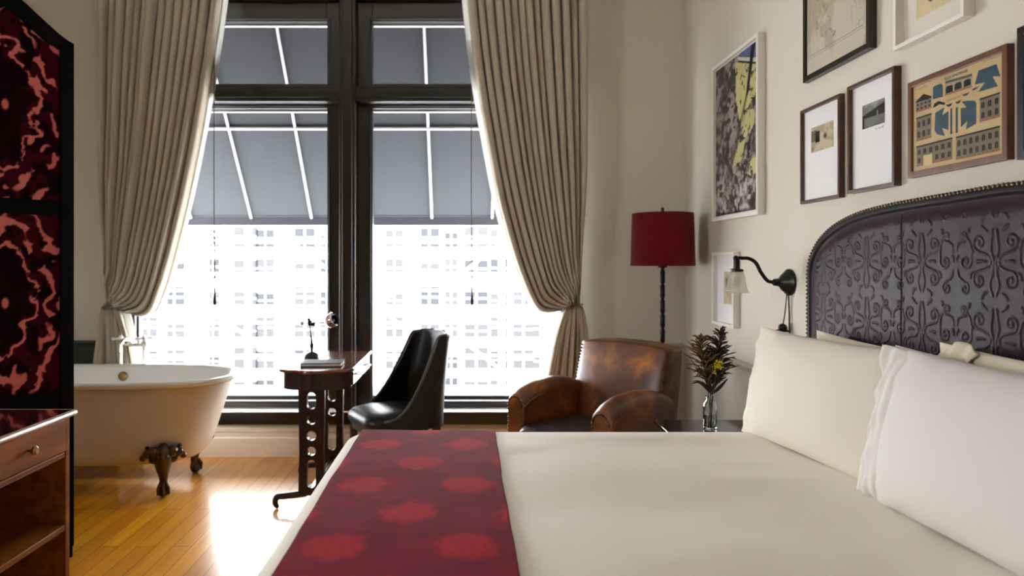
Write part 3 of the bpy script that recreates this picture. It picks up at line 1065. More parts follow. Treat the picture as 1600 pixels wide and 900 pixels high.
def pillow(label, m, cy, cz, x, w, h, th, lean, yaw=0.0, roll=0.0, seed=0, flange=0.0, group=None, hem=False, bulge=0.0, tuck=False):
    """standing pillow: w along y, h up, facing -x"""
    n = 61
    u, v = np.meshgrid(np.linspace(-1, 1, n), np.linspace(-1, 1, n))
    # pointed corners: the sides bow in
    X = u * w / 2 * (1 - 0.045 * (1 - v ** 2)) * (1 - 0.02 * (1 - np.abs(u)))
    Z = v * h / 2 * (1 - 0.06 * (1 - u ** 2))
    prof = np.clip(1 - np.abs(u) ** 2.6, 0, 1) ** 0.62 * np.clip(1 - np.abs(v) ** 2.4, 0, 1) ** 0.62
    edge = 1 - prof
    wr = (fbm(u * 5 + seed, v * 5, 4, seed) - 0.5) * 0.016 * smooth(0.15, 0.7, edge) * smooth(0, 0.2, prof)
    ang = np.arctan2(v, u)
    wr2 = 0.0042 * np.sin(ang * 20 + 3 * fbm(u * 3, v * 3, 2, seed + 3)) * smooth(0.72, 0.97, np.maximum(np.abs(u), np.abs(v))) * smooth(0, 0.12, prof) \
        * smooth(0.55, 0.95, np.abs(u) * np.abs(v) + 0.35)
    T = th / 2 * prof + wr + wr2
    sag = bulge * prof * (-v)
    vs = []
    R = Matrix.Rotation(yaw, 4, 'Z') @ Matrix.Rotation(lean, 4, 'Y') @ Matrix.Rotation(roll, 4, 'X')
    base = Matrix.Translation((x, cy, cz)) @ R
    for sgn in (-1, 1):
        for j in range(n):
            for i in range(n):
                vs.append(tuple(base @ Vector((sgn * (T[j, i] + 0.0015) + (0 if sgn > 0 else -sag[j, i]), -X[j, i], Z[j, i]))))
    N = n * n
    fs = []
    for s in (0, 1):
        for j in range(n - 1):
            for i in range(n - 1):
                q = (j * n + i, j * n + i + 1, (j + 1) * n + i + 1, (j + 1) * n + i)
                fs.append(tuple(a + s * N for a in (q if s else q[::-1])))
    rim = [i for i in range(n)] + [j * n + n - 1 for j in range(1, n)] + [(n - 1) * n + i for i in range(n - 2, -1, -1)] + [j * n for j in range(n - 2, 0, -1)]
    for k in range(len(rim)):
        a, c = rim[k], rim[(k + 1) % len(rim)]
        fs.append((a, c, c + N, a + N))
    o = tag(MB().add(vs, fs).build('pillow', m, None, angle=180), label, 'pillow', group)
    if tuck:    # folded-over corner of the case at the far top
        tv = []
        for j in range(12):
            g = j / 11
            for i in range(24):
                f = i / 23
                yy = w / 2 - 0.045 - 0.13 * f
                zz = h / 2 - 0.014 + 0.026 * math.sin(PI * f) * (1 - 0.5 * g) - 0.075 * g * (0.4 + 0.6 * math.sin(PI * min(1, f * 0.9 + 0.1)))
                tv.append(tuple(base @ Vector((-0.016 - 0.030 * math.sin(PI * g * 0.5) + 0.006 * math.sin(f * 12), yy, zz))))
        MB().add(tv, [(j * 24 + i, j * 24 + i + 1, (j + 1) * 24 + i + 1, (j + 1) * 24 + i) for j in range(11) for i in range(23)]) \
            .build('folded_corner', m, o, solid=0.004, angle=180)
    if hem:     # loose open end of the pillowcase on the far side
        NHu, NHv = 26, 90
        hv = []
        for j in range(NHv):
            f = j / (NHv - 1)
            vv_ = -1 + 2 * f
            for i in range(NHu):
                g = i / (NHu - 1)
                yy = w / 2 * (1 - 0.045 * (1 - vv_ ** 2)) - 0.115 + g * (0.115 + 0.035 * float(smooth(0.0, 0.3, np.array(f))) + 0.014 * math.sin(f * 8) + 0.010 * math.sin(f * 21))
                uu_ = min(1, max(-1, yy / (w / 2)))
                pt = th / 2 * max(0, 1 - abs(uu_) ** 2.6) ** 0.62 * max(0, 1 - abs(vv_) ** 2.4) ** 0.62
                fold = 0.008 * math.sin(g * 17 + 2.2 * math.sin(f * 6) + f * 5) * g + 0.007 * math.sin(f * 27 + g * 6) * g
                dx = -pt * (1 - 0.55 * smooth(0.6, 1.0, np.array(g))) + 0.012 * (1 - smooth(0.0, 0.3, np.array(g))) - 0.003 - 0.010 * g + fold
                hv.append(tuple(base @ Vector((float(dx), yy, vv_ * h / 2 * (0.975 - 0.06 * (1 - uu_ ** 2) * 0.9)))))
        MB().add(hv, [(j * NHu + i, j * NHu + i + 1, (j + 1) * NHu + i + 1, (j + 1) * NHu + i) for j in range(NHv - 1) for i in range(NHu - 1)]) \
            .build('pillowcase_hem', m, o, solid=0.003, angle=180)
    return o


PT = 0.66
pillow('ivory pillow standing at the back against the headboard, beside the wall sconce', M['linen_back'], 2.26, 0.842, 1.350, 0.80, 0.43, 0.13, 0.06, seed=3)
pillow('ivory pillow at the back with a folded corner, nearest the camera', M['linen_back'], 1.53, 0.866, 1.345, 0.86, 0.45, 0.14, 0.06, seed=5, tuck=True)
pillow('plump ivory front pillow beside the flower vase', M['linen'], 2.345, 0.850, 1.212, 0.84, 0.43, 0.20, 0.20, yaw=0.15, seed=7)
pillow('plump white front pillow nearest the camera, open case end crumpled', M['linen_cool'], 1.525, 0.858, 1.222, 0.95, 0.45, 0.22, 0.22, yaw=0.03, seed=9, hem=True)

# ------------------------------------------------------------------ folding screen (left foreground)


def screen_panel(root, w, m4, seed):
    zs, zc = 2.30, 2.47
    n = 25

    def top(f):       # f 0..1 across; ogee arch
        t = 1 - abs(2 * f - 1)
        return zs + (zc - zs) * (t ** 1.45) * (1.55 - 0.55 * t)

    fr = MB()
    pw, hw = 0.058, 0.018
    to = lambda x, y, z: tuple(m4 @ Vector((x, y, z)))
    fr.box(0, pw, -hw, hw, 0.05, zs, m4).box(w - pw, w, -hw, hw, 0.05, zs, m4)
    for z0, z1 in ((0.12, 0.20), (0.685, 0.755), (1.525, 1.590)):
        fr.box(pw, w - pw, -hw * 0.9, hw * 0.9, z0, z1, m4)
    rr = []
    for k in range(n):
        f = k / (n - 1)
        x = w * f
        zt = top(f)
        zb = max(zt - 0.085, zs - 0.03) if 0.08 < f < 0.92 else zs - 0.03
        rr.append([to(x, -hw, zb), to(x, -hw, zt), to(x, hw, zt), to(x, hw, zb)])
    fr.rings(rr)
    fr.box(0.004, 0.034, -0.014, 0.014, 0.0, 0.05, m4).box(w - 0.034, w - 0.004, -0.014, 0.014, 0.0, 0.05, m4)
    p = fr.build('panel', M['screen_black'], root, smooth=False, bevel=0.004)
    for (z0, z1, cz, br) in ((0.20, 0.685, 0.44, 0.0), (0.755, 1.525, 1.15, 0.33), (1.590, None, 1.98, 0.36)):
        nx, nz = 110, 190
        U, V = np.meshgrid(np.linspace(pw - 0.004, w - pw + 0.004, nx), np.linspace(0, 1, nz))
        zt = np.array([top(f / w) - 0.06 for f in U[0]]) if z1 is None else np.full(nx, z1 + 0.004)
        Z = (z0 - 0.004) + (zt[None, :] - z0 + 0.004) * V
        cx = (U - w / 2)
        nzv = fbm(U * 16 + seed, Z * 16, 4, seed)
        n2 = fbm(U * 40, Z * 40, 3, seed + 4)
        c = np.zeros(U.shape + (3,)) + np.array(S(54, 4, 21))
        c = mixc(c, smooth(0.42, 0.62, fbm(U * 26, Z * 22, 3, seed + 9)), S(22, 2, 8))
        if br:
            r = np.hypot(cx / 0.175, (Z - cz) / (0.30 if br < .35 else 0.34)) * (1 + 0.10 * np.cos(6 * np.arctan2(Z - cz, cx)))
            r = r + (nzv - 0.5) * 0.55
            core = 1 - smooth(0.50, 0.56, r)
            c = mixc(c, core * 0.85, S(18, 2, 6))
            b1 = (1 - smooth(0.035, 0.06, np.abs(r - 0.66))) * smooth(0.30, 0.46, n2)
            b2 = (1 - smooth(0.05, 0.085, np.abs(r - 1.04))) * smooth(0.44, 0.53, fbm(U * 18, Z * 18, 2, seed + 6))
            b3 = (1 - smooth(0.04, 0.08, np.abs(r - 1.36))) * smooth(0.46, 0.54, fbm(U * 15, Z * 15, 2, seed + 16))
            sp = (1 - smooth(0.05, 0.09, np.hypot(cx / 0.175, (Z - cz) / 0.3)))
            pk = np.clip(np.maximum(np.maximum(b1, b2), np.maximum(b3, sp)), 0, 1)
            c = mixc(c, pk, S(196, 106, 98))
        b = MB()
        b.add([to(a, -0.006, d) for a, d in zip(U.ravel(), Z.ravel())], [(j * nx + i, j * nx + i + 1, (j + 1) * nx + i + 1, (j + 1) * nx + i) for j in range(nz - 1) for i in range(nx - 1)])
        b.build('velvet_inset', M['velvet'], p, smooth=False, solid=0.004, cols=c.reshape(-1, 3))


sr = Vector((-1.775, 3.07, 0))
ang = math.atan2(0.81, 0.585)
W = 0.54
dv = Vector((math.cos(ang), math.sin(ang), 0))
lp = sr - dv * W
scr = thing('folding_screen', 'tall black-framed folding screen inset with crimson and pink cut velvet', 'folding screen', tuple(lp))
m4 = Matrix.Translation(lp) @ Matrix.Rotation(ang, 4, 'Z')
screen_panel(scr, W, m4, 3)
a2 = math.radians(148)
m5 = Matrix.Translation(lp + Vector((-0.012, -0.028, 0))) @ Matrix.Rotation(a2, 4, 'Z')
screen_panel(scr, W, m5, 8)

# ------------------------------------------------------------------ cabinet with drawers in front of it
cb = thing('cabinet', 'reddish wooden cabinet with a knobbed drawer over open shelves', 'cabinet', (-1.57, 1.96, 0))
fx, bx_, cy0, cy1 = -1.40, -1.74, 1.50, 2.405
b = MB().box(bx_ - 0.005, fx + 0.008, cy0 - 0.012, cy1 + 0.010, 0.780, 0.800)
tp = b.build('top', M['cabinet_top'], cb, bevel=0.003)
MB().tube([(fx + 0.010, cy0 - 0.012, 0.790), (fx + 0.010, cy1 + 0.012, 0.790)], 0.0105, 10).tube([(fx + 0.010, cy1 + 0.012, 0.790), (bx_, cy1 + 0.012, 0.790)], 0.0105, 10).build('edge_moulding', M['moulding'], tp)
for y0, y1 in ((cy0, cy0 + 0.03), (cy1 - 0.024, cy1)):
    MB().box(bx_, fx, y0, y1, 0.0, 0.780).build('side_panel', M['walnut'], cb, bevel=0.003)
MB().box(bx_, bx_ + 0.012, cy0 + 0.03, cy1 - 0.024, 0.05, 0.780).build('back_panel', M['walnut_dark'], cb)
for z in (0.05, 0.385, 0.640):
    MB().box(bx_ + 0.012, fx - 0.002, cy0 + 0.03, cy1 - 0.024, z, z + 0.020).build('shelf', M['walnut'], cb, bevel=0.003)
MB().box(bx_ + 0.02, fx - 0.002, 1.935, 1.955, 0.660, 0.780).build('divider', M['walnut'], cb)
for y0, y1 in ((1.535, 1.932), (1.958, 2.378)):
    d = MB().box(fx - 0.30, fx + 0.004, y0, y1, 0.664, 0.776).build('drawer', M['walnut'], cb, bevel=0.004)
    mk = Matrix.Rotation(PI / 2, 3, 'Y')
    MB().lathe([(0.004, 0), (0.005, 0.012), (0.013, 0.018), (0.015, 0.026), (0.009, 0.032)], (fx + 0.004, (y0 + y1) / 2, 0.722), 16, mk).build('knob', M['brass'], d)

# ------------------------------------------------------------------ bathtub
tub = thing('bathtub', 'freestanding cream clawfoot bathtub with a white rolled rim', 'bathtub', (-2.17, 4.08, 0))


def stad(hl, hw, z, n=72):
    out = []
    for k in range(n):
        a = 2 * PI * k / n
        ca, sa = math.cos(a), math.sin(a)
        e = 2 / 2.7
        out.append((-2.17 + hl * math.copysign(abs(ca) ** e, ca), 4.08 + hw * math.copysign(abs(sa) ** e, sa), z))
    return out


b = MB()
b.rings([stad(*q) for q in ((0.42, 0.14, 0.165), (0.52, 0.215, 0.168), (0.575, 0.262, 0.185), (0.615, 0.290, 0.225), (0.655, 0.311, 0.33),
                            (0.700, 0.330, 0.47), (0.735, 0.342, 0.58), (0.752, 0.348, 0.628))], True, True, False)
b.build('shell', M['tub_paint'], tub, angle=60)
b = MB()
b.rings([stad(*q) for q in ((0.748, 0.345, 0.625), (0.775, 0.362, 0.622), (0.797, 0.377, 0.630), (0.806, 0.383, 0.643), (0.800, 0.380, 0.655),
                            (0.783, 0.368, 0.661), (0.760, 0.352, 0.657), (0.742, 0.338, 0.640), (0.720, 0.325, 0.57), (0.68, 0.300, 0.42),
                            (0.63, 0.265, 0.30), (0.54, 0.21, 0.235), (0.38, 0.12, 0.222))], True, False, True)
b.build('basin', M['enamel'], tub, angle=60)
mo = Matrix.Rotation(PI / 2, 3, 'X')
MB().lathe([(0.030, 0.0), (0.030, 0.006), (0.022, 0.010), (0.006, 0.012)], (-2.22, 4.405, 0.585), 20, mo).build('overflow_plate', M['brass'], tub)


def claw(x, y, sx, sy):
    b = MB()
    d = Vector((sx * 0.35, sy * 0.94, 0)).normalized()
    base = Vector((x, y, 0))
    t = Vector((-d.y, d.x, 0))
    # ornate bracket against the tub: wings, boss, leg and ball
    up = lambda z: Vector((0, 0, z))
    path = [base + d * 0.030 + up(0.305), base + d * 0.052 + up(0.270), base + d * 0.052 + up(0.225), base + d * 0.030 + up(0.170),
            base - d * 0.006 + up(0.115), base - d * 0.010 + up(0.075), base + up(0.045)]
    b.tube(path, [0.018, 0.042, 0.050, 0.040, 0.026, 0.021, 0.028], 12)
    for s in (-1, 1):
        for k, (o, z, r) in enumerate(((0.045, 0.265, 0.036), (0.078, 0.255, 0.030), (0.104, 0.232, 0.020), (0.050, 0.215, 0.026), (0.082, 0.285, 0.016))):
            b.ball(tuple(base + d * (0.045 - 0.012 * k) + t * (s * o) + up(z)), r, 10, 7, (1, 1, 0.9))
        b.ball(tuple(base + d * 0.085 + t * (s * 0.020) + up(0.245)), 0.013, 10, 6)
    b.ball(tuple(base + Vector((0, 0, 0.032))), 0.032, 14, 9)
    for s in (-1, 0, 1):
        b.tube([base + t * (s * 0.012) + Vector((0, 0, 0.085)) + d * 0.01, base + t * (s * 0.026) + d * (0.034 - 0.010 * abs(s)) + Vector((0, 0, 0.055)),
                base + t * (s * 0.030) + d * (0.030 - 0.012 * abs(s)) + Vector((0, 0, 0.018))], [0.011, 0.010, 0.005], 7)
    b.tube([base - d * 0.01 + Vector((0, 0, 0.08)), base - d * 0.034 + Vector((0, 0, 0.05)), base - d * 0.028 + Vector((0, 0, 0.015))], [0.011, 0.010, 0.005], 7)
    b.build('claw_foot', M['bronze'], tub, angle=80)


for sx, x in ((1, -1.71), (-1, -2.63)):
    for sy, y in ((-1, 3.845), (1, 4.295)):
        claw(x, y, sx, sy)
# bath filler: two risers from the floor behind the far rim, bridge, cross handles, spout
fy = 4.482
fau = thing('bath_faucet', 'polished nickel bath faucet with white handles behind the bathtub rim', 'faucet', (-2.20, fy, 0))
for x in (-2.275, -2.12):
    MB().tube([(x, fy, 0), (x, fy, 0.78)], 0.011, 12).lathe([(0.03, 0), (0.03, 0.006), (0.012, 0.02)], (x, fy, 0), 16).build('riser_pipe', M['nickel'], fau)
    v = MB().lathe([(0.013, 0), (0.020, 0.012), (0.020, 0.03), (0.010, 0.045), (0.008, 0.06)], (x, fy, 0.765), 16).build('valve', M['nickel'], fau)
    b = MB()
    for a in range(4):
        c_, s_ = math.cos(a * PI / 2 + .5), math.sin(a * PI / 2 + .5)
        b.tube([(x, fy, 0.820), (x + 0.040 * c_, fy + 0.040 * s_, 0.820)], 0.007, 8).ball((x + 0.044 * c_, fy + 0.044 * s_, 0.820), 0.011, 10, 6)
    b.ball((x, fy, 0.825), 0.016, 12, 8)
    b.build('cross_handle', M['porcelain'], v)
MB().tube([(-2.275, fy, 0.778), (-2.12, fy, 0.778)], 0.010, 12).build('bridge', M['nickel'], fau)
sp_ = catmull([(-2.20, fy, 0.778), (-2.20, fy - 0.05, 0.815), (-2.20, fy - 0.12, 0.82), (-2.20, fy - 0.165, 0.79), (-2.20, fy - 0.17, 0.755)], 16)
MB().tube(sp_, 0.012, 12).build('spout', M['nickel'], fau)

# ------------------------------------------------------------------ writing desk by the window
DXA, DXB, DYA, DYB, DZ = -1.022, -0.612, 3.58, 4.41, 0.75
desk = thing('writing_desk', 'small mahogany writing desk with pierced legs by the window', 'desk', (-0.817, 4.0, 0))


def desk_outline(ins, z):
    out = []
    x0, x1, y0, y1 = DXA + ins, DXB - ins, DYA + ins, DYB - ins
    r = 0.10
    pts = [(x1 - 0.004, y1), (x0 + 0.004, y1)]
    for p in pts:
        out.append((p[0], p[1], z))
    # near end: bowed with rounded corners
    for k in range(9):
        a = PI + PI / 2 * k / 8
        out.append((x0 + r + r * math.cos(a), y0 + 0.035 + r * 0.9 + r * 0.9 * math.sin(a) - 0.0, z))
    for k in range(1, 8):
        f = k / 8
        out.append((x0 + r + (x1 - x0 - 2 * r) * f, y0 + 0.035 - 0.035 * math.sin(PI * f), z))
    for k in range(9):
        a = 1.5 * PI + PI / 2 * k / 8
        out.append((x1 - r + r * math.cos(a), y0 + 0.035 + r * 0.9 + r * 0.9 * math.sin(a), z))
    return out


b = MB().rings([desk_outline(i, z) for i, z in ((0.006, 0.730), (0.0, 0.736), (0.0, 0.745), (0.004, 0.750))])
b.build('tabletop', M['mahogany'], desk, angle=40)
b = MB().rings([desk_outline(0.022, z) for z in (0.640, 0.730)])
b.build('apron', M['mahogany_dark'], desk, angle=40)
for y0, y1 in ((3.74, 4.04), (4.06, 4.36)):
    d = MB().box(DXB - 0.20, DXB - 0.012, y0, y1, 0.648, 0.724).build('drawer', M['mahogany'], desk, bevel=0.004)
    b = MB().tube(catmull([(DXB - 0.012, (y0 + y1) / 2 - 0.03, 0.69), (DXB + 0.010, (y0 + y1) / 2 - 0.025, 0.686), (DXB + 0.012, (y0 + y1) / 2 + 0.025, 0.686), (DXB - 0.012, (y0 + y1) / 2 + 0.03, 0.69)], 12), 0.004, 8)
    b.build('handle', M['brass'], d)


def desk_leg(y, holes):
    """pierced plank trestle: two uprights joined by webs with round holes, on a curled foot"""
    cx = -0.832
    w, hw, th = 0.142, 0.014, 0.018
    z0, z1 = 0.075, 0.640
    bm = bmesh.new()
    loops = []
    outer = [(cx - w / 2, z0), (cx + w / 2, z0), (cx + w / 2 - 0.006, 0.3), (cx + w / 2, z1), (cx - w / 2, z1), (cx - w / 2 + 0.006, 0.3)]
    loops.append(outer)
    for hz, rx, rz in holes:
        loops.append([(cx + rx * math.cos(2 * PI * k / 20), hz + rx * math.sin(2 * PI * k / 20) + math.copysign(rz - rx, math.sin(2 * PI * k / 20 + 1e-6))) for k in range(20)])
    edges = []
    for lp_ in loops:
        vsx = [bm.verts.new((p[0], y - th, p[1])) for p in lp_]
        edges += [bm.edges.new((vsx[i], vsx[(i + 1) % len(vsx)])) for i in range(len(vsx))]
    bmesh.ops.triangle_fill(bm, use_beauty=True, edges=edges)
    g = bmesh.ops.extrude_face_region(bm, geom=list(bm.faces))
    for e in g['geom']:
        if isinstance(e, bmesh.types.BMVert):
            e.co.y += 2 * th
    bm.normal_update()
    bm.verts.ensure_lookup_table()
    bm.verts.index_update()
    mb = MB().add([tuple(v.co) for v in bm.verts], [tuple(v.index for v in f.verts) for f in bm.faces])
    bm.free()
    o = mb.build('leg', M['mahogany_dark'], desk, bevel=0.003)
    for s in (-1, 1):
        path = catmull([(cx + s * 0.03, y, 0.085), (cx + s * 0.09, y, 0.075), (cx + s * 0.15, y, 0.068), (cx + s * 0.188, y, 0.062), (cx + s * 0.198, y, 0.032), (cx + s * 0.190, y, 0.014)], 18)
        rr = [0.020 - 0.006 * k / 17 for k in range(18)]
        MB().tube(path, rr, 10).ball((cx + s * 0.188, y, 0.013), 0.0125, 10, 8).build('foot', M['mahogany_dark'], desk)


desk_leg(3.66, [(0.19, 0.024, 0.075), (0.312, 0.024, 0.024), (0.394, 0.026, 0.026), (0.478, 0.024, 0.024), (0.580, 0.024, 0.045)])
desk_leg(4.215, [(0.255, 0.026, 0.090), (0.400, 0.025, 0.025), (0.510, 0.026, 0.045)])
MB().box(-0.846, -0.818, 3.678, 4.197, 0.095, 0.115).build('stretcher', M['mahogany_dark'], desk, bevel=0.004)

lamp = thing('desk_lamp', 'small black desk lamp with chrome globe head on the writing desk', 'lamp', (-0.922, 4.05, DZ))
lx, ly = -0.922, 4.05
MB().lathe([(0.046, 0), (0.047, 0.010), (0.042, 0.022), (0.028, 0.034), (0.010, 0.042)], (lx, ly, DZ), 28).build('base', M['black_metal'], lamp)
MB().tube([(lx, ly, DZ + 0.04), (lx, ly, DZ + 0.085), (lx - 0.004, ly, DZ + 0.14), (lx - 0.012, ly, DZ + 0.205)], [0.008, 0.010, 0.0045, 0.0045], 10) \
    .ball((lx, ly, DZ + 0.075), 0.013, 12, 8, (1, 1, 1.5)).ball((lx - 0.006, ly, DZ + 0.13), 0.008).build('stem', M['black_metal'], lamp)
MB().ball((lx - 0.012, ly, DZ + 0.212), 0.014, 12, 8, (1, 1, 1.4)).ball((lx - 0.018, ly, DZ + 0.232), 0.010).tube([(lx - 0.012, ly, DZ + 0.205), (lx + 0.02, ly, DZ + 0.203)], [0.010, 0.012], 10).build('joint', M['black_metal'], lamp)
MB().tube([(lx - 0.055, ly, DZ + 0.209), (lx + 0.095, ly, DZ + 0.212)], 0.0035, 8).build('arm', M['chrome'], lamp)
MB().ball((lx - 0.058, ly, DZ + 0.209), 0.013, 14, 10).build('counterweight', M['chrome'], lamp)
mh = Matrix.Rotation(math.radians(70), 3, 'Y') @ Matrix.Rotation(math.radians(18), 3, 'X')
prof = [(0.010, -0.005), (0.030, 0.004), (0.040, 0.020), (0.043, 0.038), (0.040, 0.055), (0.036, 0.060), (0.036, 0.054), (0.038, 0.038), (0.030, 0.014), (0.008, 0.004)]
MB().lathe(prof, (lx + 0.088, ly, DZ + 0.215), 26, mh).build('head', M['chrome'], lamp)
MB().ball((lx + 0.115, ly, DZ + 0.222), 0.020, 14, 10).build('bulb', M['black_metal'], lamp)
MB().tube([(lx + 0.112, ly, DZ + 0.255), (lx + 0.116, ly, DZ + 0.275)], 0.006, 8).build('switch', M['chrome'], lamp)
nb = thing('notebook', 'thin black notebook lying on the writing desk below the lamp', 'notebook', (-0.80, 3.79, DZ), 0.05)
MB().box(-0.112, 0.112, -0.078, 0.078, 0.0, 0.004).box(-0.112, 0.112, -0.078, 0.078, 0.018, 0.022).box(-0.112, -0.107, -0.078, 0.078, 0.0, 0.022).build('cover', M['notebook'], nb, local=True, bevel=0.0015)
MB().box(-0.107, 0.108, -0.074, 0.074, 0.004, 0.018).build('pages', M['paper'], nb, local=True)

# ------------------------------------------------------------------ black leather desk chair
ch = thing('desk_chair', 'black leather scoop-back chair pulled up to the writing desk', 'chair', (-0.398, 4.045, 0), math.radians(-60))


def shell_pt(a, v, off=0.0):
    """a -1..1 around the U from the +x front to the -x front; v 0 bottom .. 1 top edge"""
    s = abs(a)
    sgn = 1 if a >= 0 else -1
    hw, yb, yf = 0.222 + off, 0.205 + off, -0.20
    if s < 0.36:                      # back
        t = s / 0.36
        th = t * PI / 2
        x = hw * math.sin(th) ** 0.75 if th > 0 else 0
        y = yb - 0.11 * (1 - math.cos(th) ** 0.8)
        q = 0
    else:
        t = (s - 0.36) / 0.64
        x = hw
        y = (yb - 0.11) + (yf - (yb - 0.11)) * t
        q = t
    top = 0.905 - 0.018 * min(1, s / 0.36) - (0.905 - 0.455) * (1 - (1 - min(1, q * 1.06)) ** 2.4) if q else 0.905 - 0.018 * (s / 0.36)
    z = 0.375 + (top - 0.375) * v
    hgt = max(0, z - 0.42)
    y += 0.070 * (hgt / 0.48) ** 1.3 + 0.02 * min(1, q * 3) * 0
    x *= 1 - 0.20 * (hgt / 0.48)
    return (-sgn * x, y, z)


MB().grid(lambda u, v: shell_pt(2 * u - 1, v), 81, 24).build('backrest', M['leather_black'], ch, local=True, solid=0.040, bevel=0.012, angle=60)
MB().tube([Vector(shell_pt(2 * k / 120 - 1, 1.0)) + Vector((0, 0, 0.002)) for k in range(121)], 0.008, 8).build('piping', M['piping'], ch, local=True)
b = MB()
seat_r = lambda g, z: [(x, y, z) for x, y, _ in rrect(-0.215 + g, 0.215 - g, -0.275 + g, 0.15 - g, 0.10, 0, 8)]
b.rings([seat_r(0.015, 0.385), seat_r(0.0, 0.40), seat_r(0.0, 0.435), seat_r(0.02, 0.458), seat_r(0.06, 0.472), seat_r(0.10, 0.478)])
b.build('seat', M['leather_black'], ch, local=True, angle=60)
b = MB().rings([seat_r(0.02, 0.345), seat_r(0.02, 0.386)])
b.build('seat_rail', M['black_wood'], ch, local=True, bevel=0.004)
for x, y, lean in ((0.19, -0.215, -0.01), (-0.19, -0.215, -0.01), (0.155, 0.16, 0.05), (-0.155, 0.16, 0.05)):
    b = MB()
    b.rings([[(x * (1 if z > .2 else 1.02) + dx * r, y + dy * r + lean * (1 - z / 0.36), z) for dx, dy in ((1, 1), (-1, 1), (-1, -1), (1, -1))] for z, r in ((0.0, 0.012), (0.18, 0.016), (0.37, 0.021))])
    b.build('leg', M['black_wood'], ch, local=True, bevel=0.004)

# ------------------------------------------------------------------ leather armchair
ac = thing('armchair', 'worn brown leather club armchair with nailhead trim in the corner', 'armchair', (0.715, 3.785, 0), math.radians(-49.5))


def arm(s):
    rs = []
    n = 20
    ys = np.linspace(-0.335, 0.22, 22)
    for k, y in enumerate(ys):
        f = k / 21
        h = np.interp(f, [0, 0.10, 0.25, 0.5, 0.75, 1.0], [0.585, 0.622, 0.648, 0.660, 0.645, 0.600])
        hw = 0.062 + 0.006 * math.sin(PI * f)
        ring = []
        for i in range(n):
            a = PI * i / (n - 1)
            ring.append((s * 0.298 + hw * math.cos(a), y, h - 0.062 + 0.062 * math.sin(a) ** 0.8))
        ring += [(s * 0.298 - hw * 0.96, y, 0.12), (s * 0.298 + hw * 0.96, y, 0.12)]
        rs.append(ring)
    b = MB().rings(rs)
    o = b.build('arm', M['leather'], ac, local=True, bevel=0.008, angle=50)
    # nails and piping round the front panel
    t = MB()
    front = [(s * 0.298 + 0.052 * math.cos(PI * i / 14), -0.337, 0.523 + 0.052 * math.sin(PI * i / 14)) for i in range(15)]
    front = [(front[0][0] + 0.0, -0.337, z) for z in np.arange(0.16, 0.515, 0.024)] + front + [(front[-1][0], -0.337, z) for z in np.arange(0.50, 0.15, -0.024)]
    for p in front:
        t.ball(p, 0.0062, 7, 4)
    t.build('nail_trim', M['nail_dark'], o, local=True)
    MB().tube([(s * (0.298 - 0.064), ys[k], np.interp(k / 21, [0, 0.10, 0.25, 0.5, 0.75, 1.0], [0.585, 0.622, 0.648, 0.660, 0.645, 0.600]) - 0.066) for k in range(22)], 0.004, 6) \
        .tube([(s * (0.298 + 0.064), ys[k], np.interp(k / 21, [0, 0.10, 0.25, 0.5, 0.75, 1.0], [0.585, 0.622, 0.648, 0.660, 0.645, 0.600]) - 0.066) for k in range(22)], 0.004, 6) \
        .build('seam', M['leather'], o, local=True)


arm(1)
arm(-1)
# back: padded slab leaning back
nB = 40
lean = 0.20


def back_pt(u, v, face):
    w = 0.335 - 0.02 * v
    x = (2 * u - 1) * w
    edge = (1 - abs(2 * u - 1) ** 4) ** 0.5
    ztop = 0.865 - 0.022 * abs(2 * u - 1) ** 2.6
    z = 0.30 + (ztop - 0.30) * v
    pad = 0.055 * edge * (math.sin(PI * min(1, 0.12 + v * 0.80)) ** 0.6)
    y0 = 0.165 + lean * (z - 0.40)
    if face == 0:
        return (x, y0 - pad, z)
    return (x, y0 + 0.115 + 0.02 * edge, z)


b = MB()
rs = []
for j in range(nB):
    v = j / (nB - 1)
    rs.append([back_pt(i / 30, v, 0) for i in range(31)] + [back_pt(i / 30, v, 1) for i in range(30, -1, -1)])
b.rings(rs)
bk = b.build('backrest', M['leather'], ac, local=True, bevel=0.018, seg=3, angle=50)
t = MB()
for s in (-1, 1):
    for z in np.arange(0.40, 0.83, 0.019):
        v = (z - 0.30) / (0.843 - 0.30)
        p = back_pt(0.5 + s * 0.47, v, 0)
        t.ball((p[0], p[1] - 0.003, p[2]), 0.0062, 7, 4)
t.build('nail_trim', M['nail_dark'], bk, local=True)
b = MB()
cu = lambda g, z: [(x, y, z) for x, y, _ in rrect(-0.232 + g, 0.232 - g, -0.395 + g, 0.13 - g, 0.05, 0, 6)]
b.rings([cu(0.015, 0.30), cu(0.0, 0.315), cu(0.0, 0.405), cu(0.012, 0.425), cu(0.05, 0.443), cu(0.12, 0.455)])
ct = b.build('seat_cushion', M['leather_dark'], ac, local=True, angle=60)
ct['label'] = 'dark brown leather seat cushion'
MB().box(-0.235, 0.235, -0.335, 0.30, 0.12, 0.30).build('seat_base', M['leather'], ac, local=True, bevel=0.012)
for x in (-0.29, 0.29):
    for y in (-0.30, 0.27):
        MB().lathe([(0.016, 0), (0.024, 0.06), (0.026, 0.125)], (x, y, 0), 14).build('leg', M['mahogany_dark'], ac, local=True)
        if y > 0:
            MB().box(x - 0.055 * (1 if x < 0 else 0.9), x + 0.055, 0.20, 0.30, 0.12, 0.36).build('rear_corner', M['leather'], ac, local=True, bevel=0.01)

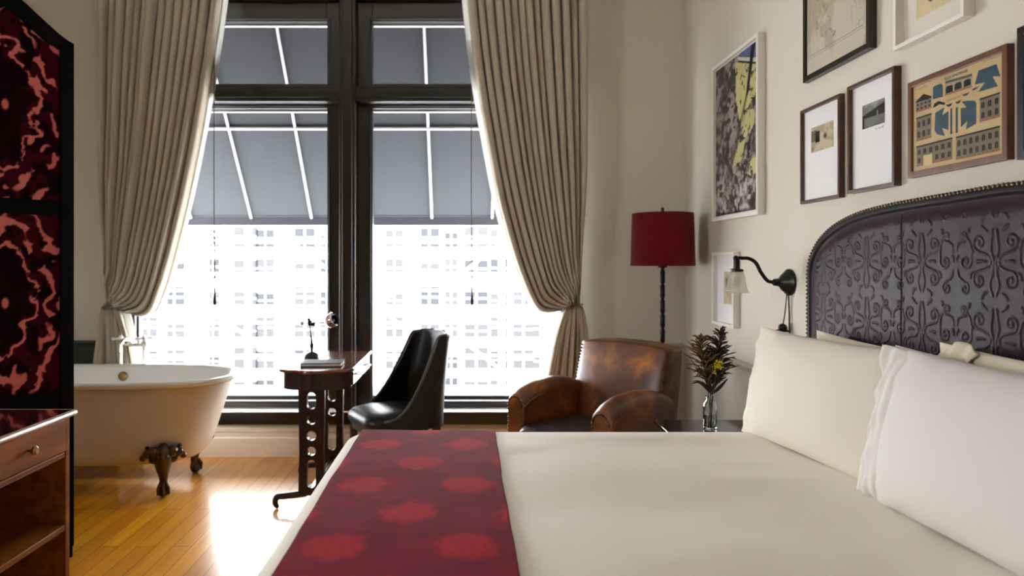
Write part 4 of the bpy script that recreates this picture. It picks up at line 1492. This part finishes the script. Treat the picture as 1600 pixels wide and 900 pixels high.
# ------------------------------------------------------------------ floor lamp
flx, fly = 1.222, 4.27
fl = thing('floor_lamp', 'tall floor lamp with a crimson drum shade in the corner', 'lamp', (flx, fly, 0))
MB().lathe([(0.13, 0), (0.135, 0.012), (0.11, 0.022), (0.03, 0.035), (0.014, 0.06)], (flx, fly, 0), 32).build('base', M['iron'], fl)
prof = [(0.012, 0.05)]
z = 0.08
while z < 1.285:
    prof += [(0.0095, z), (0.0165, z + 0.014), (0.0150, z + 0.045), (0.0165, z + 0.078)]
    z += 0.092
prof += [(0.010, 1.30)]
MB().lathe(prof, (flx, fly, 0), 14).build('pole', M['iron'], fl)
MB().lathe([(0.028, 1.288), (0.028, 1.298), (0.012, 1.306)], (flx, fly, 0), 18).tube([(flx, fly, 1.30), (flx, fly, 1.60)], 0.006, 8) \
    .tube([(flx - 0.18, fly, 1.605), (flx + 0.18, fly, 1.605)], 0.003, 6).tube([(flx, fly - 0.18, 1.605), (flx, fly + 0.18, 1.605)], 0.003, 6).build('harp', M['iron'], fl)
MB().lathe([(0.006, 1.60), (0.009, 1.612), (0.010, 1.655), (0.006, 1.664)], (flx, fly, 0), 14).build('finial', M['iron'], fl)
MB().lathe([(0.195, 1.298), (0.185, 1.626)], (flx, fly, 0), 56, None, False, False).build('shade', M['red_shade'], fl, solid=0.003)
MB().ball((flx, fly, 1.42), 0.032, 14, 10, (1, 1, 1.3)).build('bulb', M['bulb'], fl)

# ------------------------------------------------------------------ bedside table, bottle, flowers
st = thing('side_table', 'low black gloss table between bed and right wall', 'table', (1.155, 2.95, 0))
MB().box(0.852, 1.455, 2.765, 3.125, 0.582, 0.600).build('tabletop', M['black_glass'], st, bevel=0.004)
MB().box(0.875, 1.435, 2.785, 3.105, 0.515, 0.582).build('apron', M['black_wood'], st, bevel=0.003)
for x in (0.89, 1.40):
    for y in (2.80, 3.07):
        MB().box(x, x + 0.03, y, y + 0.03, 0, 0.515).build('leg', M['black_wood'], st, bevel=0.003)
vx, vy = 1.047, 2.945
MBv = MB().lathe([(0.024, 0.0), (0.028, 0.004), (0.029, 0.02), (0.029, 0.10), (0.027, 0.112), (0.0165, 0.126), (0.0150, 0.136), (0.0185, 0.140), (0.0185, 0.146),
                  (0.0155, 0.146), (0.0125, 0.136), (0.0135, 0.125), (0.0235, 0.110), (0.0255, 0.098), (0.0255, 0.022), (0.020, 0.012)], (vx, vy, 0.600), 32)
tag(MBv.build('vase', M['bottle'], None, angle=40), 'clear glass bottle vase on the black table beside the pillows', 'vase')
rnd = random.Random(11)


def curve3(p0, p1, bend, n=8):
    p0, p1 = Vector(p0), Vector(p1)
    return [tuple(p0.lerp(p1, t) + Vector(bend) * (math.sin(PI * t))) for t in np.linspace(0, 1, n)]


def plume(label, m, base, tip, spread, nb_, seed, cat='dried flower'):
    rr = random.Random(seed)
    t = thing('dried_plume', label, cat, base)
    path = curve3(base, tip, (0.004, 0.0, 0), 14)
    MB().tube(path, [0.0022 - 0.0012 * k / 13 for k in range(14)], 6).build('stem', M['stem'], t)
    b = MB()
    P_ = [Vector(p) for p in path]
    for k in range(nb_):
        f = 0.44 + 0.56 * (k + rr.random()) / nb_
        q = f * 13
        i = min(int(q), 12)
        o = P_[i].lerp(P_[i + 1], q - i)
        a = rr.random() * 2 * PI
        ln = spread * (1.05 - f) ** 0.7 * (0.75 + 0.5 * rr.random()) + 0.010
        d = Vector((math.cos(a), 0.75 * math.sin(a), 0))
        pts = [o, o + d * ln * 0.35 + Vector((0, 0, ln * 0.36)), o + d * ln * 0.70 + Vector((0, 0, ln * 0.52)), o + d * ln * 1.0 + Vector((0, 0, ln * (0.42 + 0.4 * rr.random())))]
        pts = [tuple(p) for p in catmull(pts, 9)]
        b.tube(pts, [0.0012, 0.0022, 0.0031, 0.0024, 0.0033, 0.0025, 0.0030, 0.0020, 0.0008], 6)
    b.build('plume', m, t)
    return t


vb = (vx, vy, 0.614)
plume('rust brown feathery plume leaning left in the bottle vase', M['plume_brown'], (vx + 0.008, vy, 0.613), (vx - 0.040, vy + 0.01, 0.995), 0.135, 100, 5)
plume('dark maroon plume standing tallest in the bottle vase', M['plume_dark'], (vx - 0.006, vy + 0.008, 0.613), (vx + 0.042, vy - 0.005, 1.030), 0.115, 110, 6)
plume('dark drooping plume in the middle of the bottle vase', M['plume_dark'], (vx + 0.002, vy - 0.008, 0.613), (vx + 0.006, vy - 0.015, 0.930), 0.10, 60, 9)


def leaf(b, p0, p1, w, up):
    p0, p1 = Vector(p0), Vector(p1)
    n = 9
    d = (p1 - p0)
    side = d.cross(Vector((0, 1, 0.3))).normalized()
    vs, fs = [], []
    for k in range(n):
        f = k / (n - 1)
        c = p0.lerp(p1, f) + Vector((0, 0, up * math.sin(PI * f)))
        ww = w * math.sin(PI * min(1, f * 0.92 + 0.06)) ** 0.8
        vs += [tuple(c - side * ww), tuple(c + Vector((0, -0.003, -0.002))), tuple(c + side * ww)]
    for k in range(n - 1):
        for q in (0, 1):
            fs.append((k * 3 + q, k * 3 + q + 1, k * 3 + q + 4, k * 3 + q + 3))
    b.add(vs, fs)


yf = thing('yellow_flower', 'small yellow flower cluster among the dark plumes in the vase', 'flower', (vx - 0.002, vy - 0.012, 0.614))
MB().tube(curve3((vx - 0.002, vy - 0.010, 0.614), (vx + 0.022, vy - 0.03, 0.885), (-0.004, 0, 0), 10), 0.0018, 6).build('stem', M['stem'], yf)
b = MB()
for k in range(80):
    c0 = [(0.026, 0.895), (0.012, 0.876), (0.032, 0.872), (0.020, 0.886)][k % 4]
    b.ball((vx + c0[0] + rnd.gauss(0, 0.006), vy - 0.034 + rnd.gauss(0, 0.006), c0[1] + rnd.gauss(0, 0.0045)), 0.0028 + 0.002 * rnd.random(), 6, 4)
for k in range(14):
    b.ball((vx + 0.010 + rnd.gauss(0, 0.004), vy - 0.03, 0.850 + rnd.gauss(0, 0.004)), 0.003, 6, 4)
b.build('petals', M['yellow'], yf)
lf = thing('leaf_sprig', 'dark green broad-leaved sprig spreading low from the vase mouth', 'leaves', (vx + 0.004, vy + 0.002, 0.614))
MB().tube(curve3((vx + 0.004, vy + 0.004, 0.614), (vx + 0.002, vy - 0.002, 0.80), (0.0, 0, 0), 8), 0.0018, 6).build('stem', M['stem'], lf)
for p1, w, up, z0 in (((vx - 0.062, vy - 0.01, 0.810), 0.0085, 0.012, 0.755), ((vx + 0.072, vy - 0.01, 0.820), 0.0085, -0.006, 0.75), ((vx + 0.080, vy + 0.01, 0.868), 0.0070, -0.008, 0.77),
                      ((vx - 0.03, vy - 0.03, 0.86), 0.006, 0.006, 0.78), ((vx + 0.035, vy - 0.03, 0.84), 0.007, 0.004, 0.76), ((vx - 0.015, vy - 0.03, 0.84), 0.007, 0.006, 0.755)):
    b = MB()
    leaf(b, (vx + 0.002, vy, z0), p1, w, up)
    b.build('leaf', M['leaf'], lf, solid=0.0008, angle=180)

# ------------------------------------------------------------------ wall sconce
sx_, sy_, sz_ = WX, 3.15, 1.228
scn = thing('wall_sconce', 'black swan-neck wall sconce with ribbed glass shade beside the headboard', 'wall lamp', (sx_, sy_, sz_))
mW = Matrix.Rotation(-PI / 2, 3, 'Y')
MB().lathe([(0.062, 0.0), (0.062, 0.010), (0.056, 0.016), (0.048, 0.022), (0.040, 0.034), (0.028, 0.044), (0.018, 0.052), (0.016, 0.075), (0.012, 0.080)], (sx_, sy_, sz_), 32, mW).build('backplate', M['black_metal'], scn, angle=25)
ap = catmull([(1.415, 3.15, 1.228), (1.385, 3.15, 1.236), (1.355, 3.15, 1.275), (1.332, 3.15, 1.318), (1.300, 3.15, 1.338), (1.270, 3.15, 1.340), (1.238, 3.15, 1.341)], 36)
MB().tube(ap, 0.0085, 12).ball((1.240, 3.15, 1.338), 0.014, 12, 8).build('arm', M['black_metal'], scn)
hx = 1.243
MB().lathe([(0.012, 1.338), (0.015, 1.325), (0.015, 1.292), (0.030, 1.288), (0.030, 1.278), (0.024, 1.276)], (hx, 3.15, 0), 24).build('socket', M['black_metal'], scn, angle=25)
gp = [(0.024, 1.284), (0.030, 1.272), (0.036, 1.250), (0.039, 1.225), (0.044, 1.200), (0.053, 1.180)]
MB().lathe(gp, (hx, 3.15, 0), 96, None, False, False, 0.022, 24).build('glass_shade', M['shade_glass'], scn, solid=0.003, angle=180)
MB().ball((hx, 3.15, 1.235), 0.018, 14, 10, (1, 1, 1.3)).build('bulb', M['bulb'], scn)
b = MB().tube(catmull([(1.474, 3.148, 1.172), (1.470, 3.155, 1.10), (1.466, 3.158, 1.06), (1.462, 3.160, 1.035)], 14), 0.0028, 6)
b.tube(catmull([(1.478, 3.142, 1.170), (1.480, 3.138, 1.10), (1.480, 3.135, 1.02), (1.482, 3.13, 0.80)], 14), 0.0035, 6)
b.build('cord', M['black_metal'], scn)
MB().ball((1.460, 3.160, 1.018), 0.020, 14, 10, (1, 1, 0.95)).lathe([(0.030, 1.0), (0.030, 1.006), (0.018, 1.010)], (1.458, 3.16, 0), 18).build('dimmer', M['black_metal'], scn)

# ------------------------------------------------------------------ pictures on the right wall


def picture(label, y0, y1, z0, z1, depth, fw, fm, matm, recess, prints, glaze=True, name='framed_picture', open_=None):
    """y1 is the far (left in view) edge"""
    xf = WX - depth
    t = thing(name, label, 'picture', (WX, (y0 + y1) / 2, z0))
    b = MB()
    fb = xf + 0.0
    o_ = [(y1, z0), (y0, z0), (y0, z1), (y1, z1)]
    i_ = [(y1 - fw, z0 + fw), (y0 + fw, z0 + fw), (y0 + fw, z1 - fw), (y1 - fw, z1 - fw)]
    xb = WX - 0.001
    xi = xf + recess
    vs = [(xb, *p) for p in o_] + [(xf, *p) for p in o_] + [(xf, *p) for p in i_] + [(xi, *p) for p in i_] + [(xb, *p) for p in i_]
    fs = []
    for k in range(4):
        j = (k + 1) % 4
        for r in range(4):
            fs.append((r * 4 + k, r * 4 + j, (r + 1) * 4 + j, (r + 1) * 4 + k))
        fs.append((k, j, 16 + j, 16 + k))
    fr = b.add(vs, fs).build('frame', fm, t, smooth=False, bevel=0.0015)
    mb_ = MB().box(xi, xi + 0.003, y0 + fw - 0.001, y1 - fw + 0.001, z0 + fw - 0.001, z1 - fw + 0.001).build('mount', matm, t, smooth=False)
    for (u0, u1, v0, v1, nx, nz_, fn) in prints:   # fractions of the mount, u from the far side, v up
        wy, wz = (y1 - y0 - 2 * fw), (z1 - z0 - 2 * fw)
        ya, yb_ = y1 - fw - u0 * wy, y1 - fw - u1 * wy
        za, zb_ = z0 + fw + v0 * wz, z0 + fw + v1 * wz
        U, V = np.meshgrid(np.linspace(0, 1, nx), np.linspace(0, 1, nz_))
        c = fn(U, V)
        pv = np.stack([np.full(U.shape, xi - 0.0008), ya + (yb_ - ya) * U, za + (zb_ - za) * V], -1).reshape(-1, 3)
        MB().add(pv, [(j * nx + i, j * nx + i + 1, (j + 1) * nx + i + 1, (j + 1) * nx + i) for j in range(nz_ - 1) for i in range(nx - 1)]) \
            .build('print', M['print'], mb_, smooth=False, cols=c.reshape(-1, 3))
    if glaze:
        MB().box(xf + 0.004, xf + 0.006, y0 + fw * 0.7, y1 - fw * 0.7, z0 + fw * 0.7, z1 - fw * 0.7).build('glazing', M['pic_glass'], t, smooth=False)
    return t, mb_, xi


def full(c, U):
    return np.zeros(U.shape + (3,)) + np.array(c)


def rect(U, V, u0, u1, v0, v1, s=0.004):
    return smooth(u0 - s, u0 + s, U) * (1 - smooth(u1 - s, u1 + s, U)) * smooth(v0 - s, v0 + s, V) * (1 - smooth(v1 - s, v1 + s, V))


def poly_mask(U, V, pts):
    m = np.zeros(U.shape, bool)
    n = len(pts)
    for i in range(n):
        x1, y1 = pts[i]
        x2, y2 = pts[(i + 1) % n]
        c = ((y1 > V) != (y2 > V)) & (U < (x2 - x1) * (V - y1) / (y2 - y1 + 1e-12) + x1)
        m ^= c
    return m.astype(float)


def art_tree(U, V):
    c = full(S(150, 140, 135), U)
    n1 = fbm(U * 7, V * 11, 5, 61)
    n2 = fbm(U * 24, V * 36, 4, 62)
    c = mixc(c, smooth(0.62, 0.44, n1 * 0.6 + n2 * 0.4) if False else 1 - smooth(0.40, 0.60, n1 * 0.6 + n2 * 0.4), S(58, 50, 48))
    c = mixc(c, (1 - smooth(0.36, 0.46, n2)) * 0.8, S(34, 30, 30))
    c = mixc(c, smooth(0.60, 0.70, n2) * smooth(0.45, 0.1, V) * 0.0 + smooth(0.55, 0.68, n2) * (1 - smooth(0.10, 0.42, V)), S(196, 190, 188))
    ye = np.zeros(U.shape)
    # pale yellow openings between the trunks
    for pts in ([(0.50, 0.97), (1.0, 0.86), (1.0, 0.70), (0.72, 0.62), (0.66, 0.50), (0.58, 0.60), (0.52, 0.72)],
                [(0.75, 0.62), (0.95, 0.60), (0.92, 0.50), (0.66, 0.44), (0.68, 0.54)],
                [(0.60, 0.44), (0.74, 0.46), (0.68, 0.33), (0.44, 0.30), (0.52, 0.38)],
                [(0.84, 0.30), (1.0, 0.34), (1.0, 0.22), (0.80, 0.21)]):
        ye = np.maximum(ye, poly_mask(U + 0.05 * (n1 - .5), V + 0.03 * (n2 - .5), pts))
    ye *= smooth(0.40, 0.46, n2 + 0.08)
    c = mixc(c, ye * 0.95, S(196, 190, 130))
    # blue corner and the dark diagonal line through it
    c = mixc(c, poly_mask(U, V, [(0.60, 0.985), (1.0, 0.90), (1.0, 1.0), (0.62, 1.0)]), S(78, 92, 140))
    c = mixc(c, poly_mask(U, V, [(0.56, 0.965), (1.0, 0.87), (1.0, 0.895), (0.57, 0.985)]), S(205, 200, 190))
    c = mixc(c, poly_mask(U, V, [(0.56, 0.953), (1.0, 0.855), (1.0, 0.868), (0.57, 0.965)]), S(22, 20, 22))
    c = mixc(c, poly_mask(U, V, [(0.86, 1.0), (0.95, 1.0), (0.80, 0.72), (0.74, 0.70)]), S(28, 26, 28))
    c = mixc(c, poly_mask(U, V, [(0.74, 0.72), (0.80, 0.72), (0.34, 0.20), (0.22, 0.16)]) * 0.6 * smooth(0.4, 0.55, n2 + .1), S(48, 42, 40))
    c = mixc(c, poly_mask(U, V, [(0.60, 0.475), (0.72, 0.46), (0.72, 0.445), (0.62, 0.455)]), S(20, 18, 18))
    c = mixc(c, poly_mask(U, V, [(0.78, 0.225), (0.88, 0.20), (0.88, 0.19), (0.78, 0.21)]), S(20, 18, 18))
    c = mixc(c, 1 - smooth(0.0, 0.03, V), S(30, 28, 26))
    return c


def art_map(U, V):
    c = full(S(196, 188, 170), U)
    n = fbm(U * 5, V * 6, 5, 71)
    c = mixc(c, smooth(0.45, 0.7, n) * 0.55, S(150, 136, 112))
    ln = np.abs(fbm(U * 6 + 2, V * 7, 4, 73) - 0.5)
    c = mixc(c, (1 - smooth(0.004, 0.014, ln)) * 0.55 * rect(U, V, 0.10, 0.92, 0.14, 0.95, 0.02), S(96, 84, 68))
    ln = np.abs(fbm(U * 14 + 5, V * 15, 3, 75) - 0.5)
    c = mixc(c, (1 - smooth(0.01, 0.03, ln)) * 0.35 * rect(U, V, 0.12, 0.9, 0.2, 0.95, 0.05) * smooth(0.45, 0.55, n), S(84, 72, 58))
    bd = rect(U, V, 0.055, 0.945, 0.125, 2, 0.002) - rect(U, V, 0.062, 0.938, 0.131, 2, 0.002)
    bd += rect(U, V, 0.040, 0.960, 0.108, 2, 0.002) - rect(U, V, 0.0435, 0.9565, 0.112, 2, 0.002)
    c = mixc(c, np.clip(bd, 0, 1) * 0.6, S(110, 98, 82))
    return c


def art_sketch(U, V):
    c = full(S(206, 190, 150), U)
    n = fbm(U * 4, V * 4, 4, 81)
    c = mixc(c, smooth(0.5, 0.7, n) * 0.4, S(222, 208, 170))
    r = np.hypot((U - 0.36) / 0.14, (V - 0.30) / 0.20)
    c = mixc(c, (1 - smooth(0.85, 1.0, r)), S(38, 36, 34))
    c = mixc(c, (1 - smooth(0.35, 0.5, r)), S(120, 116, 108))
    return c


def art_small(U, V):
    c = full(S(205, 190, 160), U)
    n = fbm(U * 5, V * 7, 4, 91)
    c = mixc(c, smooth(0.42, 0.62, n) * 0.6, S(160, 132, 92))
    c = mixc(c, rect(U, V, 0.18, 0.52, 0.52, 0.80, 0.03), S(40, 46, 52))
    c = mixc(c, rect(U, V, 0.30, 0.48, 0.56, 0.74, 0.02) * 0.8, S(120, 132, 138))
    c = mixc(c, rect(U, V, 0.20, 0.40, 0.36, 0.44, 0.03), S(60, 56, 50))
    return c


def art_photo_a(U, V):
    c = full(S(196, 182, 152), U)
    n = fbm(U * 6, V * 5, 5, 101)
    c = mixc(c, smooth(0.4, 0.65, n) * 0.6, S(150, 134, 104))
    c = mixc(c, rect(U, V, 0.0, 0.28, 0.42, 0.86, 0.03), S(110, 100, 84))
    c = mixc(c, rect(U, V, 0.20, 0.40, 0.36, 0.80, 0.02), S(40, 36, 32))
    r = np.hypot((U - 0.64) / 0.07, (V - 0.52) / 0.10)
    c = mixc(c, 1 - smooth(0.6, 1.1, r), S(48, 42, 36))
    c = mixc(c, (1 - smooth(1.3, 1.9, r)) * 0.35, S(90, 78, 60))
    c = mixc(c, rect(U, V, 0.05, 0.12, 0.06, 0.20, 0.02) * 0.7, S(70, 60, 50))
    return c


def art_photo_b(U, V):
    sky = full(S(120, 122, 118), U)
    n = fbm(U * 5, V * 5, 4, 111)
    c = mixc(sky, smooth(0.4, 0.7, n) * 0.6, S(168, 170, 166))
    hill = 0.55 + 0.30 * U + 0.03 * (n - .5)
    c = mixc(c, (1 - smooth(hill - 0.02, hill + 0.02, V)), S(24, 26, 24))
    gr = 0.42 - 0.02 * U
    c = mixc(c, (1 - smooth(gr - 0.02, gr + 0.02, V)), S(118, 122, 114))
    c = mixc(c, (1 - smooth(0.0, 0.4, V)) * smooth(0.3, 0.7, n) * 0.5, S(60, 64, 58))
    c = mixc(c, rect(U, V, 0.66, 0.71, 0.40, 0.60, 0.01), S(150, 150, 140))
    c = mixc(c, rect(U, V, 0.0, 0.10, 0.0, 0.42, 0.02), S(26, 28, 26))
    return c


def art_caption(U, V):
    c = full(S(238, 238, 240), U)
    m = ((np.sin(U * 60) * 0.5 + np.sin(U * 23) * 0.5) * 0.3 + 0.5)
    return mixc(c, (1 - smooth(0.10, 0.22, np.abs(V - m))) * (np.sin(U * 17) > -0.55), S(120, 120, 122))


def art_villa(U, V):
    c = full(S(190, 166, 124), U)
    n = fbm(U * 6, V * 5, 4, 121)
    c = mixc(c, smooth(0.4, 0.7, n) * 0.35, S(172, 146, 104))
    BL, DK, GR, RD = S(58, 82, 92), S(44, 40, 36), S(128, 118, 96), S(150, 104, 80)

    def uv(p):      # the sheet is sketched on its slanted outline: left edge 520 high, right edge 610
        t = (p[0] - 110) / 550
        top, h = 305 - 210 * t, 520 + 90 * t
        return (t * 610 / (t * 610 + (1 - t) * 520), 1 - (p[1] - top) / h)

    def shape(pts, col, k=1.0):
        nonlocal c
        c = mixc(c, poly_mask(U, V, [uv(p) for p in pts]) * k, col)
    shape([(232, 300), (280, 282), (292, 290), (292, 362), (230, 378)], BL)
    shape([(508, 205), (615, 165), (640, 240), (592, 242), (625, 300), (505, 335), (545, 277), (485, 290)], BL)
    shape([(245, 460), (302, 426), (288, 476), (326, 448), (326, 566), (288, 552), (304, 602), (258, 592), (240, 570)], BL)
    shape([(405, 395), (420, 388), (480, 385), (495, 400), (495, 525), (432, 562), (440, 510), (402, 548), (400, 432), (436, 428), (418, 405)], BL)
    shape([(306, 268), (470, 222), (470, 240), (306, 286)], S(70, 84, 86))
    shape([(304, 284), (470, 238), (470, 302), (304, 358)], S(160, 142, 112))
    for x0, y0 in ((309, 298), (363, 279), (418, 260)):
        shape([(x0, y0 + 46), (x0 + 1, y0 + 10), (x0 + 10, y0), (x0 + 34, y0 - 8), (x0 + 43, y0 - 3), (x0 + 44, y0 + 32)], S(28, 42, 48))
    shape([(304, 346), (470, 292), (470, 304), (304, 358)], RD)
    shape([(310, 385), (400, 352), (400, 364), (310, 398)], S(166, 138, 98))
    for q in ([(337, 435), (350, 430), (350, 588), (337, 592)], [(370, 428), (384, 424), (384, 580), (370, 584)]):
        shape(q, S(58, 74, 78))
    for q in ([(310, 412), (352, 400), (338, 420), (322, 424)], [(365, 398), (405, 380), (392, 402), (378, 405)],
              [(408, 350), (455, 335), (440, 352), (422, 360)], [(465, 318), (512, 298), (495, 315), (478, 325)]):
        shape(q, S(40, 48, 50))
    shape([(230, 430), (240, 402), (268, 388), (306, 398), (304, 412), (270, 408), (246, 424)], DK)

    def house(tl, br, nw, rows, door=False, gable=False):
        nonlocal c
        (x0, y0), (x1, y1) = uv(tl), uv(br)
        y0, y1 = 1 - y0, 1 - y1
        c = mixc(c, rect(U, V, x0, x1, 1 - y1, 1 - y0), GR)
        c = mixc(c, rect(U, V, x0, x1, 1 - y0 - .018, 1 - y0), DK)
        c = mixc(c, rect(U, V, x0, x1, 1 - y1, 1 - y1 + .02), RD)
        c = mixc(c, (np.abs(((V * 60) % 1) - .5) < .1) * rect(U, V, x0, x1, 1 - y1, 1 - y0) * 0.35, DK)
        for i in range(nw):
            if i:
                c = mixc(c, rect(U, V, x0 + (x1 - x0) * i / nw - .002, x0 + (x1 - x0) * i / nw + .002, 1 - y1, 1 - y0, .002) * .35, DK)
            for j in range(rows):
                w, h = (x1 - x0) / nw, (y1 - y0 - .04) / rows
                a, b0 = x0 + w * (i + .25), y0 + .025 + h * (j + .20)
                m = rect(U, V, a, a + w * .5, 1 - b0 - h * .62, 1 - b0 - w * .2)
                m = np.maximum(m, 1 - smooth(.85, 1.05, np.hypot((U - a - w * .25) / (w * .25), (V - 1 + b0 + w * .2) / (w * .22))))
                c = mixc(c, m, S(34, 34, 34))
                c = mixc(c, rect(U, V, a + w * .22, a + w * .28, 1 - b0 - h * .62, 1 - b0, .002) * .8, GR)
        if door:
            c = mixc(c, rect(U, V, x0 + .09, x0 + .20, 1 - y1 - .01, 1 - y1 + .11), S(204, 178, 134))
        if gable:
            c = mixc(c, poly_mask(U, V, [(x0, 1 - y0), ((x0 + x1) / 2, 1 - y0 + .06), (x1, 1 - y0)]), DK)

    house((125, 392), (222, 430), 4, 2, gable=True)
    house((128, 492), (222, 612), 3, 2)
    house((514, 374), (637, 484), 3, 2)
    house((128, 668), (350, 742), 6, 2, True)
    house((372, 606), (636, 688), 7, 2)
    # lines of tiny print
    for (x0, x1, y) in ((.02, .18, .035), (.80, .97, .012), (.03, .17, .155)):
        c = mixc(c, rect(U, V, x0, x1, 1 - y - .010, 1 - y, .003) * (np.sin(U * 420) > -0.2) * 0.7, S(70, 56, 42))
    return c


picture('large white-framed picture of trees with pale yellow gaps', 3.41, 4.045, 1.56, 2.470, 0.040, 0.020, M['white_frame'], M['mat_white'], 0.014,
        [(0.01, 0.99, 0.01, 0.99, 200, 280, art_tree)])
picture('small white box-framed picture behind the glass sconce shade', 3.73, 4.06, 0.957, 1.378, 0.037, 0.018, M['white_frame'], M['mat_white'], 0.026,
        [(0.38, 0.92, 0.28, 0.76, 70, 100, art_small)])
picture('large dark-framed faded map, highest left of the gallery wall', 2.481, 2.975, 2.10, 2.76, 0.028, 0.024, M['black_frame'], M['mat_cream'], 0.008,
        [(0.0, 1.0, 0.0, 1.0, 240, 320, art_map)])
picture('deep white-framed sketch above the cut-out sheet print', 2.0, 2.332, 2.042, 2.47, 0.036, 0.014, M['white_frame'], M['mat_cream'], 0.028,
        [(0.22, 0.88, 0.16, 0.9, 100, 110, art_sketch)])
picture('walnut-framed white mount with a tiny sepia photo, left of its taller twin', 2.691, 3.008, 1.576, 1.986, 0.024, 0.0135, M['dark_frame'], M['mat_white'], 0.014,
        [(0.20, 0.82, 0.52, 0.80, 110, 90, art_photo_a)])
picture('walnut-framed white mount with a tiny black and white landscape', 2.340, 2.631, 1.583, 1.995, 0.027, 0.0135, M['dark_frame'], M['mat_white'], 0.016,
        [(0.24, 0.76, 0.57, 0.80, 110, 90, art_photo_b), (0.55, 0.74, 0.525, 0.548, 70, 14, art_caption)])
vt, vm, vxi = picture('brown-framed VILLA VENITIENNE paper cut-out sheet above the headboard', 1.857, 2.276, 1.600, 1.917, 0.022, 0.019, M['brown_frame'], M['mat_cream'], 0.008,
                      [(0.0, 1.0, 0.0, 1.0, 400, 300, art_villa)])
picture('black-framed picture at the right edge, mostly out of view', 1.50, 1.822, 1.593, 1.945, 0.024, 0.022, M['black_frame'], M['mat_white'], 0.010, [])
picture('grey-framed picture at the top right edge, only a corner showing', 1.44, 1.80, 2.014, 2.46, 0.022, 0.022, M['grey_frame'], M['mat_white'], 0.010, [])

# printed title of the sheet
cu_ = bpy.data.curves.new('title_lettering', 'FONT')
cu_.body = 'VILLA VENITIENNE'
cu_.align_x = 'CENTER'
cu_.size = 0.0135
cu_.offset = 0.0003
tmp = bpy.data.objects.new('title_lettering', cu_)
COL.objects.link(tmp)
me = bpy.data.meshes.new_from_object(tmp.evaluated_get(bpy.context.evaluated_depsgraph_get()))
bpy.data.objects.remove(tmp)
wd = max(v.co.x for v in me.vertices) - min(v.co.x for v in me.vertices)
sc_ = 0.098 / wd
b = MB()
yt, zt_ = 2.276 - 0.019 - 0.515 * 0.381, 1.600 + 0.019 + 0.944 * 0.279
sl = 0.0
for v in me.vertices:
    b.v.append((vxi - 0.0014, yt - v.co.x * sc_, zt_ + v.co.y * 0.74))
b.f = [tuple(p.vertices) for p in me.polygons]
b.build('title_lettering', M['ink'], vm, smooth=False)
